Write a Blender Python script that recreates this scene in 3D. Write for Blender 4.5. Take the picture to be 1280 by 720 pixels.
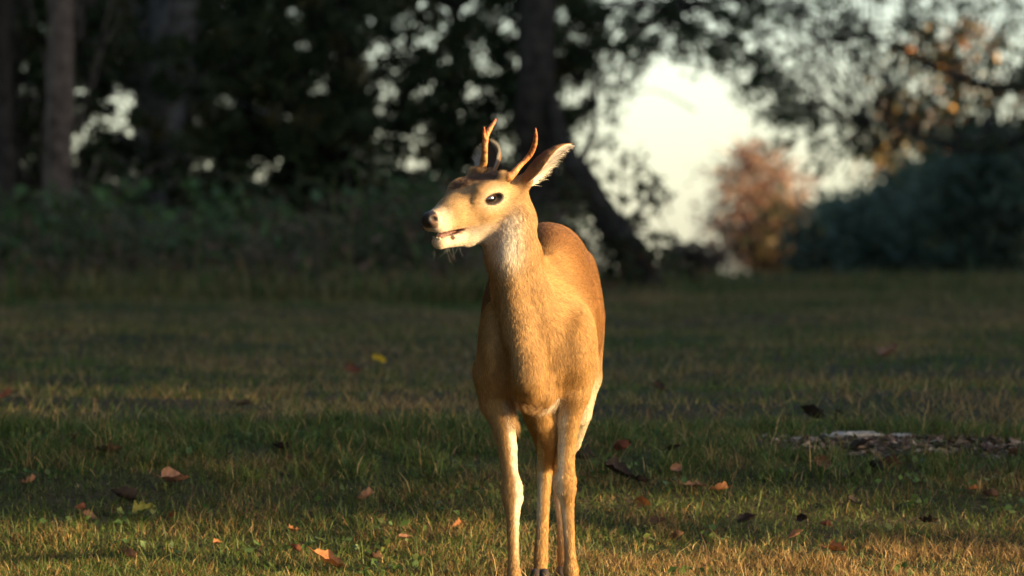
import bpy, math, random
import numpy as np
from mathutils import Vector

R = math.radians
rng = np.random.default_rng(7)
random.seed(7)
scene = bpy.context.scene
for o in list(bpy.data.objects):
    bpy.data.objects.remove(o)
col = scene.collection

# ------------------------------------------------------------------ camera, sky, sun, exposure
CAM_D, CAM_H, FPX = 16.0, 0.777, 8448.0        # metres in front of the deer, eye height, focal length in photo pixels
cam_data = bpy.data.cameras.new('camera')
cam = bpy.data.objects.new('camera', cam_data)
col.objects.link(cam)
cam.location = (0, -CAM_D, CAM_H)
cam.rotation_euler = (R(90) - math.atan((360 - 345) / FPX), 0, 0)
cam_data.sensor_width = 36.0
cam_data.lens = FPX / 1280 * 36.0
cam_data.clip_start = 0.5
cam_data.clip_end = 3000
cam_data.dof.use_dof = True
cam_data.dof.focus_distance = 16.15
cam_data.dof.aperture_fstop = cam_data.lens / 1000 / 0.038
cam_data.dof.aperture_blades = 0
scene.camera = cam

SUN_AZ, SUN_EL = R(75), R(12)                  # to the right of "towards the camera", above the horizon
sun_dir = Vector((math.cos(SUN_EL) * math.sin(SUN_AZ), -math.cos(SUN_EL) * math.cos(SUN_AZ), math.sin(SUN_EL)))
world = bpy.data.worlds.new('World')
scene.world = world
world.use_nodes = True
nt = world.node_tree
sky = nt.nodes.new('ShaderNodeTexSky')
sky.sky_type = 'NISHITA'
sky.sun_disc = False
sky.sun_elevation = SUN_EL
sky.sun_rotation = math.atan2(sun_dir.x, sun_dir.y)
sky.air_density = 0.68
sky.dust_density = 1.0
sky.ozone_density = 0.4
bg = nt.nodes['Background']
bg.inputs['Strength'].default_value = 0.11
nt.links.new(sky.outputs[0], bg.inputs['Color'])

sun_data = bpy.data.lights.new('sun', 'SUN')
sun_data.energy = 4.45
sun_data.angle = R(0.5)
sun_data.color = (1.0, 0.715, 0.36)
sun = bpy.data.objects.new('sun', sun_data)
col.objects.link(sun)
sun.location = (20, -9, 12)
sun.rotation_euler = sun_dir.to_track_quat('Z', 'Y').to_euler()

scene.view_settings.view_transform = 'Standard'
scene.view_settings.look = 'None'
scene.view_settings.exposure = 1.75
scene.view_settings.gamma = 1.0
scene.cycles.max_bounces = 6
scene.cycles.transparent_max_bounces = 4
try:
    scene.cycles_curves.shape = 'RIBBONS'
    scene.cycles_curves.subdivisions = 2
except Exception:
    pass


# ------------------------------------------------------------------ helpers
def at(px, py, d):
    """World point that shows at photo pixel (px, py) when it lies d metres in front of the camera."""
    return np.array([(px - 640) * d / FPX, d - CAM_D, CAM_H + (345 - py) * d / FPX])


_ns = np.random.default_rng(3).random((4, 256, 256))


def vnoise(x, y, s, k=0):
    """Smooth value noise in [0, 1] with cells s metres wide."""
    x = np.asarray(x, float) / s + 37.3
    y = np.asarray(y, float) / s + 11.9
    i, j = np.floor(x).astype(int), np.floor(y).astype(int)
    u, v = x - i, y - j
    u, v = u * u * (3 - 2 * u), v * v * (3 - 2 * v)
    T = _ns[k]
    g = lambda a, b: T[a % 256, b % 256]
    return (g(i, j) * (1 - u) + g(i + 1, j) * u) * (1 - v) + (g(i, j + 1) * (1 - u) + g(i + 1, j + 1) * u) * v


_PD = np.array([-60, 10, 16.6, 17.2, 18.0, 18.7, 19.3, 20.5, 24, 30, 38, 45, 55, 75, 120, 300, 1500.])
_PZ = np.array([0.0, 0, 0.0, .035, .175, .315, .355, .375, .44, .53, .63, .71, .755, .74, .5, -4, -20.])
_td = np.linspace(-60, 1500, 31201)
_tz = np.interp(_td, _PD, _PZ)
_k = np.exp(-0.5 * (np.arange(-12, 13) / 5.0) ** 2)
_tz = np.convolve(np.pad(_tz, 12, mode='edge'), _k / _k.sum(), mode='valid')


def terrain(x, y):
    x = np.asarray(x, float)
    y = np.asarray(y, float)
    d = y + CAM_D
    z = np.interp(d, _td, _tz)
    far = np.clip((d - 17) / 12, 0, 1)
    z = z + (vnoise(x, y, .45) - .5) * (.02 + .02 * far) + (vnoise(x, y, 1.7, 1) - .5) * (.03 * np.clip((d - 16.5) / 3, 0, 1) + .03 * far)
    return z


def ground_at(px, py, dmin=15.0, dmax=60.0):
    """Ground point seen at a photo pixel."""
    ds = np.arange(dmin, dmax, .01)
    X = (px - 640) * ds / FPX
    Zr = CAM_H + (345 - py) * ds / FPX
    k = np.argmax(Zr <= terrain(X, ds - CAM_D))
    d = ds[k]
    x, y = (px - 640) * d / FPX, d - CAM_D
    return np.array([x, y, float(terrain(x, y))]), d


def mesh_arrays(name, V, F, tint=None, mat=None, parent=None, smooth=True, link=True):
    """One mesh object from vertex (n,3) and face (m,3 or 4) arrays."""
    V = np.ascontiguousarray(V, dtype=np.float32)
    F = np.ascontiguousarray(F, dtype=np.int32)
    k = F.shape[1]
    me = bpy.data.meshes.new(name)
    me.vertices.add(len(V))
    me.vertices.foreach_set('co', V.ravel())
    me.loops.add(F.size)
    me.loops.foreach_set('vertex_index', F.ravel())
    me.polygons.add(len(F))
    me.polygons.foreach_set('loop_start', np.arange(len(F), dtype=np.int32) * k)
    me.polygons.foreach_set('use_smooth', np.full(len(F), smooth))
    if tint is not None:
        T = np.ones((len(V), 4), np.float32)
        T[:, :3] = tint
        a = me.attributes.new('tint', 'FLOAT_COLOR', 'POINT')
        a.data.foreach_set('color', T.ravel())
    me.update(calc_edges=True)
    if mat:
        me.materials.append(mat)
    ob = bpy.data.objects.new(name, me)
    if link:
        col.objects.link(ob)
    if parent is not None:
        ob.parent = parent
        ob.matrix_parent_inverse = parent.matrix_basis.inverted()
    return ob


def tag(o, label=None, cat=None, group=None, kind=None):
    if label:
        o['label'] = label
    if cat:
        o['category'] = cat
    if group:
        o['group'] = group
    if kind:
        o['kind'] = kind
    return o


def empty(name, loc, label, cat, group=None):
    o = bpy.data.objects.new(name, None)
    col.objects.link(o)
    o.location = [float(v) for v in loc]
    o.empty_display_size = .1
    return tag(o, label, cat, group)


class Geo:
    """Collects vertex / triangle / colour arrays."""
    def __init__(s):
        s.V, s.F, s.T, s.n = [], [], [], 0

    def add(s, V, F, T):
        V = np.asarray(V, float)
        s.V.append(V)
        s.F.append(np.asarray(F, int) + s.n)
        s.T.append(np.broadcast_to(np.asarray(T, float), (len(V), 3)))
        s.n += len(V)

    def build(s, name, mat, parent=None, smooth=True, link=True):
        return mesh_arrays(name, np.concatenate(s.V), np.concatenate(s.F), np.concatenate(s.T), mat, parent, smooth, link)


def tube(g, path, rad, n=10, tint=(.1, .08, .06), rough=0.0, caps=True):
    """Tapered tube along a path, triangles; rough = relative radius noise."""
    P = np.asarray(path, float)
    rad = np.broadcast_to(np.asarray(rad, float), (len(P),))
    m = len(P)
    T = np.gradient(P, axis=0)
    T /= np.linalg.norm(T, axis=1)[:, None] + 1e-9
    ref = np.array([0, 1., 0]) if abs(T[0][1]) < .8 else np.array([1., 0, 0])
    U = np.cross(T, ref)
    U /= np.linalg.norm(U, axis=1)[:, None] + 1e-9
    W = np.cross(T, U)
    a = np.arange(n) * 2 * np.pi / n
    rr = rad[:, None] * (1 + rough * rng.normal(size=(m, n)))
    V = P[:, None] + rr[..., None] * (np.cos(a)[None, :, None] * U[:, None] + np.sin(a)[None, :, None] * W[:, None])
    V = V.reshape(-1, 3)
    i = np.arange(m - 1)[:, None] * n
    j = np.arange(n)[None]
    q = np.stack([i + j, i + (j + 1) % n, i + n + (j + 1) % n, i + n + j], -1).reshape(-1, 4)
    F = np.concatenate([q[:, [0, 1, 2]], q[:, [0, 2, 3]]])
    tt = np.asarray(tint, float)
    Tn = np.repeat(tt, n, axis=0) if tt.ndim == 2 else np.tile(tt, (len(V), 1))
    if caps:
        V = np.concatenate([V, P[[0, -1]]])
        Tn = np.concatenate([Tn, Tn[[0, -1]]])
        c0, c1 = m * n, m * n + 1
        jj = np.arange(n)
        F = np.concatenate([F, np.stack([np.full(n, c0), (jj + 1) % n, jj], -1),
                            np.stack([np.full(n, c1), (m - 1) * n + jj, (m - 1) * n + (jj + 1) % n], -1)])
    g.add(V, F, Tn)


def spline(pts, n):
    """Catmull-Rom through points (any column count)."""
    P = np.asarray(pts, float)
    P = np.concatenate([[2 * P[0] - P[1]], P, [2 * P[-1] - P[-2]]])
    out = []
    for t in np.linspace(0, len(P) - 3 - 1e-6, n):
        i = int(t)
        u = t - i
        a, b, c, d = P[i:i + 4]
        out.append(.5 * (2 * b + (c - a) * u + (2 * a - 5 * b + 4 * c - d) * u * u + (3 * b - a - 3 * c + d) * u ** 3))
    return np.array(out)


def unit(v):
    v = np.asarray(v, float)
    return v / (np.linalg.norm(v, axis=-1, keepdims=True) + 1e-12)


def leaf_cloud(g, C, size, tint, flat=0.0, aspect=.55):
    """Many small folded leaves at points C; size (n,), tint (n,3)."""
    n = len(C)
    a = rng.normal(size=(n, 3))
    a[:, 2] *= (1 - flat)
    a = unit(a)
    b = rng.normal(size=(n, 3))
    b[:, 2] *= (1 - flat)
    b = unit(np.cross(a, np.cross(b, a)))
    c = np.cross(a, b)
    s = np.asarray(size)[:, None]
    V = np.stack([C - a * s * .5, C + b * s * aspect * .5 + c * s * .1 - a * s * .06, C + a * s * .55 - c * s * .06,
                  C - b * s * aspect * .5 + c * s * .1 - a * s * .06], 1).reshape(-1, 3)
    k = np.arange(n)[:, None] * 4
    F = np.concatenate([k + [0, 1, 2], k + [0, 2, 3]])
    g.add(V, F, np.repeat(tint, 4, axis=0))


def pick(cols, n, var=.18):
    cols = np.asarray(cols, float)
    c = cols[rng.integers(0, len(cols), n)]
    return c * (1 + var * rng.normal(size=(n, 1))).clip(.4, 1.8)


# ------------------------------------------------------------------ materials
def new_mat(name):
    m = bpy.data.materials.new(name)
    m.use_nodes = True
    t = m.node_tree
    return m, t, t.nodes['Principled BSDF']


def tint_mat(name, rough=.6, spec=.3, noise=None, bump=None, trans=0.0, coat=0.0):
    """Colour from the mesh's tint attribute, broken up by object-space noise."""
    m, t, b = new_mat(name)
    at_ = t.nodes.new('ShaderNodeAttribute')
    at_.attribute_name = 'tint'
    c = at_.outputs['Color']
    if noise:
        tc = t.nodes.new('ShaderNodeTexCoord')
        nz = t.nodes.new('ShaderNodeTexNoise')
        nz.inputs['Scale'].default_value = noise[0]
        nz.inputs['Detail'].default_value = 5
        t.links.new(tc.outputs['Object'], nz.inputs['Vector'])
        mr = t.nodes.new('ShaderNodeMapRange')
        mr.inputs['From Min'].default_value = .3
        mr.inputs['From Max'].default_value = .7
        mr.inputs['To Min'].default_value = 1 - noise[1]
        mr.inputs['To Max'].default_value = 1 + noise[1]
        t.links.new(nz.outputs['Fac'], mr.inputs['Value'])
        mx = t.nodes.new('ShaderNodeMix')
        mx.data_type = 'RGBA'
        mx.blend_type = 'MULTIPLY'
        mx.inputs['Factor'].default_value = 1
        t.links.new(c, mx.inputs['A'])
        t.links.new(mr.outputs[0], mx.inputs['B'])
        c = mx.outputs['Result']
        if bump:
            bp = t.nodes.new('ShaderNodeBump')
            bp.inputs['Strength'].default_value = bump[0]
            bp.inputs['Distance'].default_value = bump[1]
            t.links.new(nz.outputs['Fac'], bp.inputs['Height'])
            t.links.new(bp.outputs[0], b.inputs['Normal'])
    t.links.new(c, b.inputs['Base Color'])
    b.inputs['Roughness'].default_value = rough
    b.inputs['Specular IOR Level'].default_value = spec
    b.inputs['Coat Weight'].default_value = coat
    if trans:
        tr = t.nodes.new('ShaderNodeBsdfTranslucent')
        t.links.new(c, tr.inputs['Color'])
        ms = t.nodes.new('ShaderNodeMixShader')
        ms.inputs[0].default_value = trans
        t.links.new(b.outputs[0], ms.inputs[1])
        t.links.new(tr.outputs[0], ms.inputs[2])
        t.links.new(ms.outputs[0], t.nodes['Material Output'].inputs['Surface'])
    return m


M_LEAF = tint_mat('leaf', .55, .25, trans=.35)
M_GRASS = tint_mat('grass_blade', .55, .25, trans=.35)
M_DRYLEAF = tint_mat('dry_leaf', .7, .2, noise=(60, .35), bump=(.4, .004), trans=.15)
M_BARK = tint_mat('bark', .9, .1, noise=(14, .5), bump=(.9, .03))
M_SKIN = tint_mat('coat_skin', .85, .1, noise=(160, .2))
M_FUR = tint_mat('coat_hair', .55, .25, trans=.05)
M_ANTLER = tint_mat('antler', .5, .4, noise=(110, .5), bump=(.8, .004))
M_HORN = tint_mat('hoof_horn', .45, .4, noise=(60, .2))
M_NOSE = tint_mat('wet_skin', .42, .4, noise=(420, .4), bump=(.9, .002))
M_EYE = tint_mat('eyeball', .03, .6, coat=1.0)
M_STONE = tint_mat('pale_stone', .85, .2, noise=(28, .45), bump=(.8, .012))

# ground
m_ground, t, b = new_mat('field_soil')
tc = t.nodes.new('ShaderNodeTexCoord')
n1 = t.nodes.new('ShaderNodeTexNoise')
n1.inputs['Scale'].default_value = 1.3
n1.inputs['Detail'].default_value = 8
n2 = t.nodes.new('ShaderNodeTexNoise')
n2.inputs['Scale'].default_value = 45
n2.inputs['Detail'].default_value = 6
t.links.new(tc.outputs['Object'], n1.inputs['Vector'])
t.links.new(tc.outputs['Object'], n2.inputs['Vector'])
r1 = t.nodes.new('ShaderNodeValToRGB')
r1.color_ramp.elements[0].position, r1.color_ramp.elements[0].color = .35, (.045, .05, .02, 1)
r1.color_ramp.elements[1].position, r1.color_ramp.elements[1].color = .65, (.085, .062, .034, 1)
r2 = t.nodes.new('ShaderNodeValToRGB')
r2.color_ramp.elements[0].position, r2.color_ramp.elements[0].color = .3, (.45, .42, .4, 1)
r2.color_ramp.elements[1].position, r2.color_ramp.elements[1].color = .7, (1.25, 1.2, 1.1, 1)
mx = t.nodes.new('ShaderNodeMix')
mx.data_type, mx.blend_type = 'RGBA', 'MULTIPLY'
mx.inputs['Factor'].default_value = 1
t.links.new(n1.outputs['Fac'], r1.inputs['Fac'])
t.links.new(n2.outputs['Fac'], r2.inputs['Fac'])
t.links.new(r1.outputs[0], mx.inputs['A'])
t.links.new(r2.outputs[0], mx.inputs['B'])
t.links.new(mx.outputs['Result'], b.inputs['Base Color'])
b.inputs['Roughness'].default_value = .95
b.inputs['Specular IOR Level'].default_value = .1
bp = t.nodes.new('ShaderNodeBump')
bp.inputs['Strength'].default_value = .8
bp.inputs['Distance'].default_value = .02
t.links.new(n2.outputs['Fac'], bp.inputs['Height'])
t.links.new(bp.outputs[0], b.inputs['Normal'])

# ------------------------------------------------------------------ ground sheet
xs = np.concatenate([-np.geomspace(1500, 4.1, 34), np.linspace(-4, 4, 101), np.geomspace(4.1, 1500, 34)])
dd = np.concatenate([-np.geomspace(1500, 5, 24), np.linspace(-4, 13.5, 22), np.linspace(14, 24, 130), np.linspace(24.3, 62, 110), np.geomspace(63, 1500, 40)])
GX, GD = np.meshgrid(xs, dd)
GZ = terrain(GX, GD - CAM_D)
V = np.stack([GX, GD - CAM_D, GZ], -1).reshape(-1, 3)
nx = len(xs)
i = (np.arange(len(dd) - 1)[:, None] * nx + np.arange(nx - 1)[None]).ravel()
tag(mesh_arrays('ground', V, np.stack([i, i + 1, i + nx + 1, i + nx], -1), None, m_ground), kind='structure')

# ------------------------------------------------------------------ the deer: a distance field of muscles and bones, meshed as one skin
H = .003
LO = np.array([-.25, -.50, -.03])
HI = np.array([.30, 1.13, 1.20])
NG = np.ceil((HI - LO) / H).astype(int)
AX = [LO[k] + H * np.arange(NG[k]) for k in range(3)]
FLD = np.full(NG, .06, np.float32)
PRIMS = []                                      # (kind, data, flow direction, region)


def _box(lo, hi, pad):
    i0 = np.clip(np.floor((np.asarray(lo) - pad - LO) / H).astype(int), 0, NG)
    i1 = np.clip(np.ceil((np.asarray(hi) + pad - LO) / H).astype(int) + 1, 0, NG)
    s = tuple(slice(a, b_) for a, b_ in zip(i0, i1))
    X = [AX[k][s[k]].astype(np.float32).reshape([-1 if j == k else 1 for j in range(3)]) for k in range(3)]
    return s, X


def _dist(kind, dat, X):
    if kind == 'cone':
        a, b_, ra, rb = dat
        ba = b_ - a
        pa = [X[k] - np.float32(a[k]) for k in range(3)]
        h = np.clip((pa[0] * np.float32(ba[0]) + pa[1] * np.float32(ba[1]) + pa[2] * np.float32(ba[2])) / np.float32(ba @ ba + 1e-12), 0, 1)
        return np.sqrt(sum((pa[k] - h * np.float32(ba[k])) ** 2 for k in range(3))) - (ra + (rb - ra) * h)
    c, rad, rot = dat                           # ellipsoid; rows of rot are its axes
    q = [X[k] - np.float32(c[k]) for k in range(3)]
    l = [sum(q[k] * np.float32(rot[m][k]) for k in range(3)) / np.float32(rad[m]) for m in range(3)]
    k0 = np.sqrt(sum(v * v for v in l)) + 1e-6
    k1 = np.sqrt(sum((l[m] / np.float32(rad[m])) ** 2 for m in range(3))) + 1e-6
    return k0 * (k0 - 1) / k1


def _smin(F, s, d, k):
    A = FLD[s]
    h = np.clip(k - np.abs(A - d), 0, None)
    FLD[s] = np.minimum(A, d) - h * h / (4 * k)


def cone(a, b_, ra, rb, k=.03, reg='body', flow=None):
    a, b_ = np.asarray(a, float), np.asarray(b_, float)
    lo, hi = np.minimum(a, b_) - max(ra, rb), np.maximum(a, b_) + max(ra, rb)
    s, X = _box(lo, hi, k + .006)
    _smin(FLD, s, _dist('cone', (a, b_, ra, rb), X), k)
    PRIMS.append(('cone', (a, b_, ra, rb), unit(b_ - a) if flow is None else unit(flow), reg))


def ell(c, rad, k=.04, reg='body', flow=(0, 1, -.3), rot=np.eye(3), sub=False):
    c, rad, rot = np.asarray(c, float), np.asarray(rad, float), np.asarray(rot, float)
    ext = np.sqrt(((rot * rad[:, None]) ** 2).sum(0))
    s, X = _box(c - ext, c + ext, k + .012)
    d = _dist('ell', (c, rad, rot), X)
    if sub:
        A = FLD[s]
        h = np.clip(k - np.abs(A + d), 0, None)
        FLD[s] = np.maximum(A, -d) + h * h / (4 * k)
    else:
        _smin(FLD, s, d, k)
        PRIMS.append(('ell', (c, rad, rot), unit(flow), reg))


def chain(pts, k=.02, reg='body', flow=None):
    """pts: list of (point, radius)."""
    for i_, ((a, ra), (b_, rb)) in enumerate(zip(pts[:-1], pts[1:])):
        cone(a, b_, ra, rb, (.03 if i_ == 0 else .012 if i_ == 1 else .004) if reg in ('foreleg', 'hindleg') else k, reg, flow)


def P(px, py, y=0.0):
    return at(px, py, CAM_D + y)


# head frame: f towards the nose, l to the deer's left, u up
yaw, pitch, roll, HS = R(42), R(11), R(7), 1.13
hf = np.array([-math.cos(yaw) * math.cos(pitch), -math.sin(yaw) * math.cos(pitch), -math.sin(pitch)])
hl = unit(np.cross([0, 0, 1.0], hf))
hu = np.cross(hf, hl)
hl, hu = hl * math.cos(roll) - hu * math.sin(roll), hu * math.cos(roll) + hl * math.sin(roll)
HROT = np.stack([hf, hl, hu])
EYE_L, EYE_U = .0475, .012
HO = P(615.0, 248.3, -.20) - HS * (EYE_L * hl + EYE_U * hu)


def hd(f, l, u):
    return HO + HS * (f * hf + l * hl + u * hu)


def hcone(a, b_, ra, rb, k=.02, flow=None):
    cone(hd(*a), hd(*b_), ra * HS, rb * HS, k, 'head', -hf if flow is None else flow)


def hell(c, r, k=.02, flow=None, sub=False):
    ell(hd(*c), np.array(r) * HS, k, 'head', -hf if flow is None else flow, HROT, sub)


# trunk
ell(P(677, 398, .40), (.145, .40, .195), .05, 'trunk', (0, 1, -.25))
ell(P(691, 372, .74), (.108, .25, .182), .05, 'trunk', (0, .8, -.5))
ell(P(667, 424, .07), (.104, .20, .165), .04, 'trunk', (0, .6, -.5))
ell(P(684, 322, .32), (.078, .24, .082), .05, 'trunk', (0, 1, -.1))           # withers
ell(P(662, 463, -.05), (.060, .13, .082), .035, 'chest', (0, .2, -1))          # brisket
ell(P(676, 492, -.03), (.035, .06, .028), .03, 'chest', (0, .2, -1))
ell(P(617, 436, -.01), (.036, .10, .110), .035, 'trunk', (.1, .5, -.9))       # shoulders
ell(P(720, 436, .045), (.046, .13, .100), .06, 'trunk', (-.1, .5, -.9))
ell(P(732, 392, .58), (.026, .22, .13), .05, 'trunk', (0, .7, -.5))
# neck
NB = [(P(662, 425, -.03), .074), (P(650, 362, -.085), .061), (P(639, 318, -.125), .055), (P(641, 282, -.13), .051)]
chain(NB, .03, 'neck', None)
chain([(P(665, 365, .12), .050), (P(650, 318, -.01), .044), (P(643, 278, -.08), .040), (P(640, 258, -.115), .038)], .03, 'nape')
cone(P(648, 420, -.125), P(634, 325, -.165), .026, .026, .03, 'neck')            # throat ridge
cone(P(655, 470, -.155), P(648, 400, -.135), .022, .028, .03, 'neck', (0, 0, -1))
# deer's right foreleg (picture left), stepping forward
A_ = [(P(616, 468, -.02), .046), (P(621, 505, -.01), .037), (P(629, 530, -.04), .0275), (P(634, 560, -.07), .0215), (P(637, 590, -.10), .0178),
      (P(640, 609, -.125), .0232), (P(640.5, 622, -.14), .0236), (P(640.8, 640, -.155), .0155), (P(641, 665, -.18), .0125), (P(642, 700, -.22), .0116),
      (P(642.5, 722, -.245), .0165), (P(642.5, 732, -.265), .0155), (P(643, 745, -.295), .015)]
chain(A_, .012, 'foreleg')
# deer's left foreleg (picture right)
B_ = [(P(718, 458, .035), .048), (P(717, 492, .02), .036), (P(711, 528, .03), .0250), (P(708.5, 558, .04), .0200), (P(707.5, 585, .03), .0188),
      (P(707, 600, .025), .0240), (P(707.5, 612, .03), .0228), (P(709, 630, .045), .0150), (P(711, 665, .05), .0122), (P(712.5, 694, .05), .0117),
      (P(713.5, 712, .045), .0172), (P(714, 720, .03), .0155), (P(715, 733, .01), .015)]
chain(B_, .012, 'foreleg')
# hind legs: thigh, hock pointing back, upright shank
C_ = [(P(664, 400, .74), .085), (P(666, 470, .60), .062), (P(676, 520, .66), .040), (P(682, 548, .78), .0275), (P(683, 572, .90), .0205), (P(681, 586, .93), .0195),
      (P(680, 612, .92), .0150), (P(678, 660, .88), .0138), (P(676, 700, .85), .0168), (P(675.5, 710, .84), .0155), (P(675, 722, .81), .015)]
chain(C_, .014, 'hindleg')
D_ = [(P(714, 400, .74), .078), (P(724, 470, .60), .052), (P(721, 515, .66), .036), (P(712, 552, .80), .0275), (P(699, 578, .94), .0215), (P(697, 588, .97), .0195),
      (P(700, 614, .96), .0150), (P(704, 660, .92), .0138), (P(706, 700, .89), .0168), (P(706, 710, .88), .0155), (P(706, 722, .85), .015)]
chain(D_, .014, 'hindleg')
# tail, hanging behind
chain([(P(696, 330, .98), .028), (P(697, 372, 1.04), .026), (P(698, 420, 1.06), .014)], .03, 'tail')
# head
hell((-.055, 0, .006), (.062, .050, .046), .02)
hell((-.005, 0, .012), (.052, .046, .032), .02)
hcone((.0, 0, -.009), (.072, 0, -.009), .039, .0255, .02)
hcone((.07, 0, -.009), (.126, 0, -.017), .0255, .0205, .012)
hell((.133, 0, -.013), (.0155, .0225, .0150), .008)                              # nose pad
hcone((.06, .012, -.020), (.120, .012, -.030), .021, .0145, .012)               # upper lips
hcone((.06, -.012, -.020), (.120, -.012, -.030), .021, .0145, .012)
hcone((-.055, .0, -.052), (.03, 0, -.063), .036, .024, .03)                    # lower jaw
hcone((.03, 0, -.063), (.108, 0, -.064), .023, .0140, .012)
hell((.110, 0, -.064), (.016, .016, .013), .008)
hell((-.022, .020, -.030), (.055, .026, .042), .03)                            # cheeks
hell((-.022, -.020, -.030), (.055, .026, .042), .03)
hell((.0, .044, .028), (.026, .010, .007), .012)                               # brows
hell((.0, -.044, .028), (.026, .010, .007), .012)
hell((.026, 0, -.002), (.052, .037, .030), .03)
hell((.055, 0, -.010), (.045, .029, .026), .03)
for s_ in (1, -1):
    hcone((-.032, .040 * s_, .034), (-.036, .043 * s_, .050), .012, .0105, .012)   # pedicles
    hcone((-.080, .034 * s_, .016), (-.092, .054 * s_, .034), .022, .014, .02)     # ear roots
cone(hd(-.085, 0, -.01), P(642, 276, -.09), .044, .043, .025, 'nape', (.2, .3, -1))
cone(hd(-.06, 0, -.05), P(638, 300, -.135), .040, .048, .03, 'neck', (.1, .1, -1))
# creases between the neck, the brisket and the near shoulder
ell(P(688, 470, -.135), (.012, .035, .055), .035, sub=True)
ell(P(629, 478, -.130), (.012, .035, .050), .035, sub=True)
ell(P(700, 500, -.075), (.009, .03, .030), .02, sub=True)
# carve: eyes, nostrils, mouth
for s_ in (1, -1):
    hell((.0, .0385 * s_, .013), (.040, .0115, .028), .030)                    # eyelids
    PRIMS.pop()
    hell((.001, .0600 * s_, .0120), (.0240, .0235, .0102), .004, sub=True)
    hell((.138, .0180 * s_, -.008), (.0085, .0080, .0052), .004, sub=True)
hell((.112, 0, -.0465), (.058, .05, .0040), .003, sub=True)
hell((.135, 0, -.0480), (.036, .05, .0098), .003, sub=True)


def surface_nets(F):
    ins = F < 0
    c = None
    act_any = np.zeros(np.array(F.shape) - 1, bool)
    act_all = np.ones(np.array(F.shape) - 1, bool)
    sh = F.shape
    for a in (0, 1):
        for b2 in (0, 1):
            for c2 in (0, 1):
                v = ins[a:sh[0] - 1 + a, b2:sh[1] - 1 + b2, c2:sh[2] - 1 + c2]
                act_any |= v
                act_all &= v
    cells = np.argwhere(act_any & ~act_all)
    idx = np.full(act_any.shape, -1, np.int32)
    idx[tuple(cells.T)] = np.arange(len(cells))
    cor = np.array([[a, b2, c2] for a in (0, 1) for b2 in (0, 1) for c2 in (0, 1)])
    val = np.stack([F[tuple((cells + o_).T)] for o_ in cor], 1)
    acc = np.zeros((len(cells), 3))
    cnt = np.zeros(len(cells))
    for i_ in range(8):
        for j_ in range(i_ + 1, 8):
            if np.abs(cor[i_] - cor[j_]).sum() != 1:
                continue
            va, vb = val[:, i_], val[:, j_]
            m_ = (va < 0) != (vb < 0)
            t_ = np.where(m_, va / np.where(m_, va - vb, 1), 0)
            acc += m_[:, None] * (cor[i_] + t_[:, None] * (cor[j_] - cor[i_]))
            cnt += m_
    V_ = cells + acc / cnt[:, None]
    quads = []
    for ax in range(3):
        sl0 = [slice(1, -1)] * 3
        sl1 = [slice(1, -1)] * 3
        sl0[ax], sl1[ax] = slice(0, -1), slice(1, None)
        A0, A1 = ins[tuple(sl0)], ins[tuple(sl1)]
        for flip in (False, True):
            e = np.argwhere((A0 & ~A1) if not flip else (~A0 & A1))
            if not len(e):
                continue
            off = np.ones(3, int)
            off[ax] = 0
            e = e + off
            u, v = (ax + 1) % 3, (ax + 2) % 3
            du, dv = np.eye(3, dtype=int)[u], np.eye(3, dtype=int)[v]
            q = np.stack([idx[tuple((e - du - dv).T)], idx[tuple((e - dv).T)], idx[tuple(e.T)], idx[tuple((e - du).T)]], 1)
            quads.append(q[:, ::-1] if flip else q)
    return V_, np.concatenate(quads)


SV, SQ = surface_nets(FLD)
SV = LO + H * SV
ok = (SQ >= 0).all(1)
SQ = SQ[ok]
# relax a little
E = np.concatenate([SQ[:, [0, 1]], SQ[:, [1, 2]], SQ[:, [2, 3]], SQ[:, [3, 0]]])
deg = np.bincount(E.ravel(), minlength=len(SV))[:, None]
for _ in range(2):
    acc = np.stack([np.bincount(E[:, 0], SV[E[:, 1], k], len(SV)) + np.bincount(E[:, 1], SV[E[:, 0], k], len(SV)) for k in range(3)], 1)
    SV = SV + .5 * (acc / np.maximum(deg, 1) - SV)
ST = np.concatenate([SQ[:, [0, 1, 2]], SQ[:, [0, 2, 3]]])
fn = np.cross(SV[ST[:, 1]] - SV[ST[:, 0]], SV[ST[:, 2]] - SV[ST[:, 0]])
SN = np.stack([sum(np.bincount(ST[:, m_], fn[:, k], len(SV)) for m_ in range(3)) for k in range(3)], 1)
SN = unit(SN)
# region weights and hair flow
regs = ['trunk', 'chest', 'neck', 'nape', 'foreleg', 'hindleg', 'tail', 'head']
RW = {r: np.zeros(len(SV)) for r in regs}
FL = np.zeros((len(SV), 3))
Xv = [SV[:, k] for k in range(3)]
for kind_, dat_, fl_, reg_ in PRIMS:
    w = np.exp(-np.abs(np.clip(_dist(kind_, dat_, Xv), -.03, 1)) / .014)
    if reg_ in ('neck', 'nape'):
        fl_ = fl_ if fl_[2] < 0 else -fl_
    RW[reg_] += w
    FL += w[:, None] * fl_
tot = sum(RW.values()) + 1e-12
for r in regs:
    RW[r] /= tot
hc = (SV - HO) @ HROT.T / HS                       # head coordinates of every vertex
f_, l_, u_ = hc.T


def sm(x, a, b_):
    t_ = np.clip((x - a) / (b_ - a), 0, 1)
    return t_ * t_ * (3 - 2 * t_)


def mixc(C, c, w):
    return C + (np.asarray(c) - C) * np.clip(w, 0, 1)[:, None]


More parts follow.
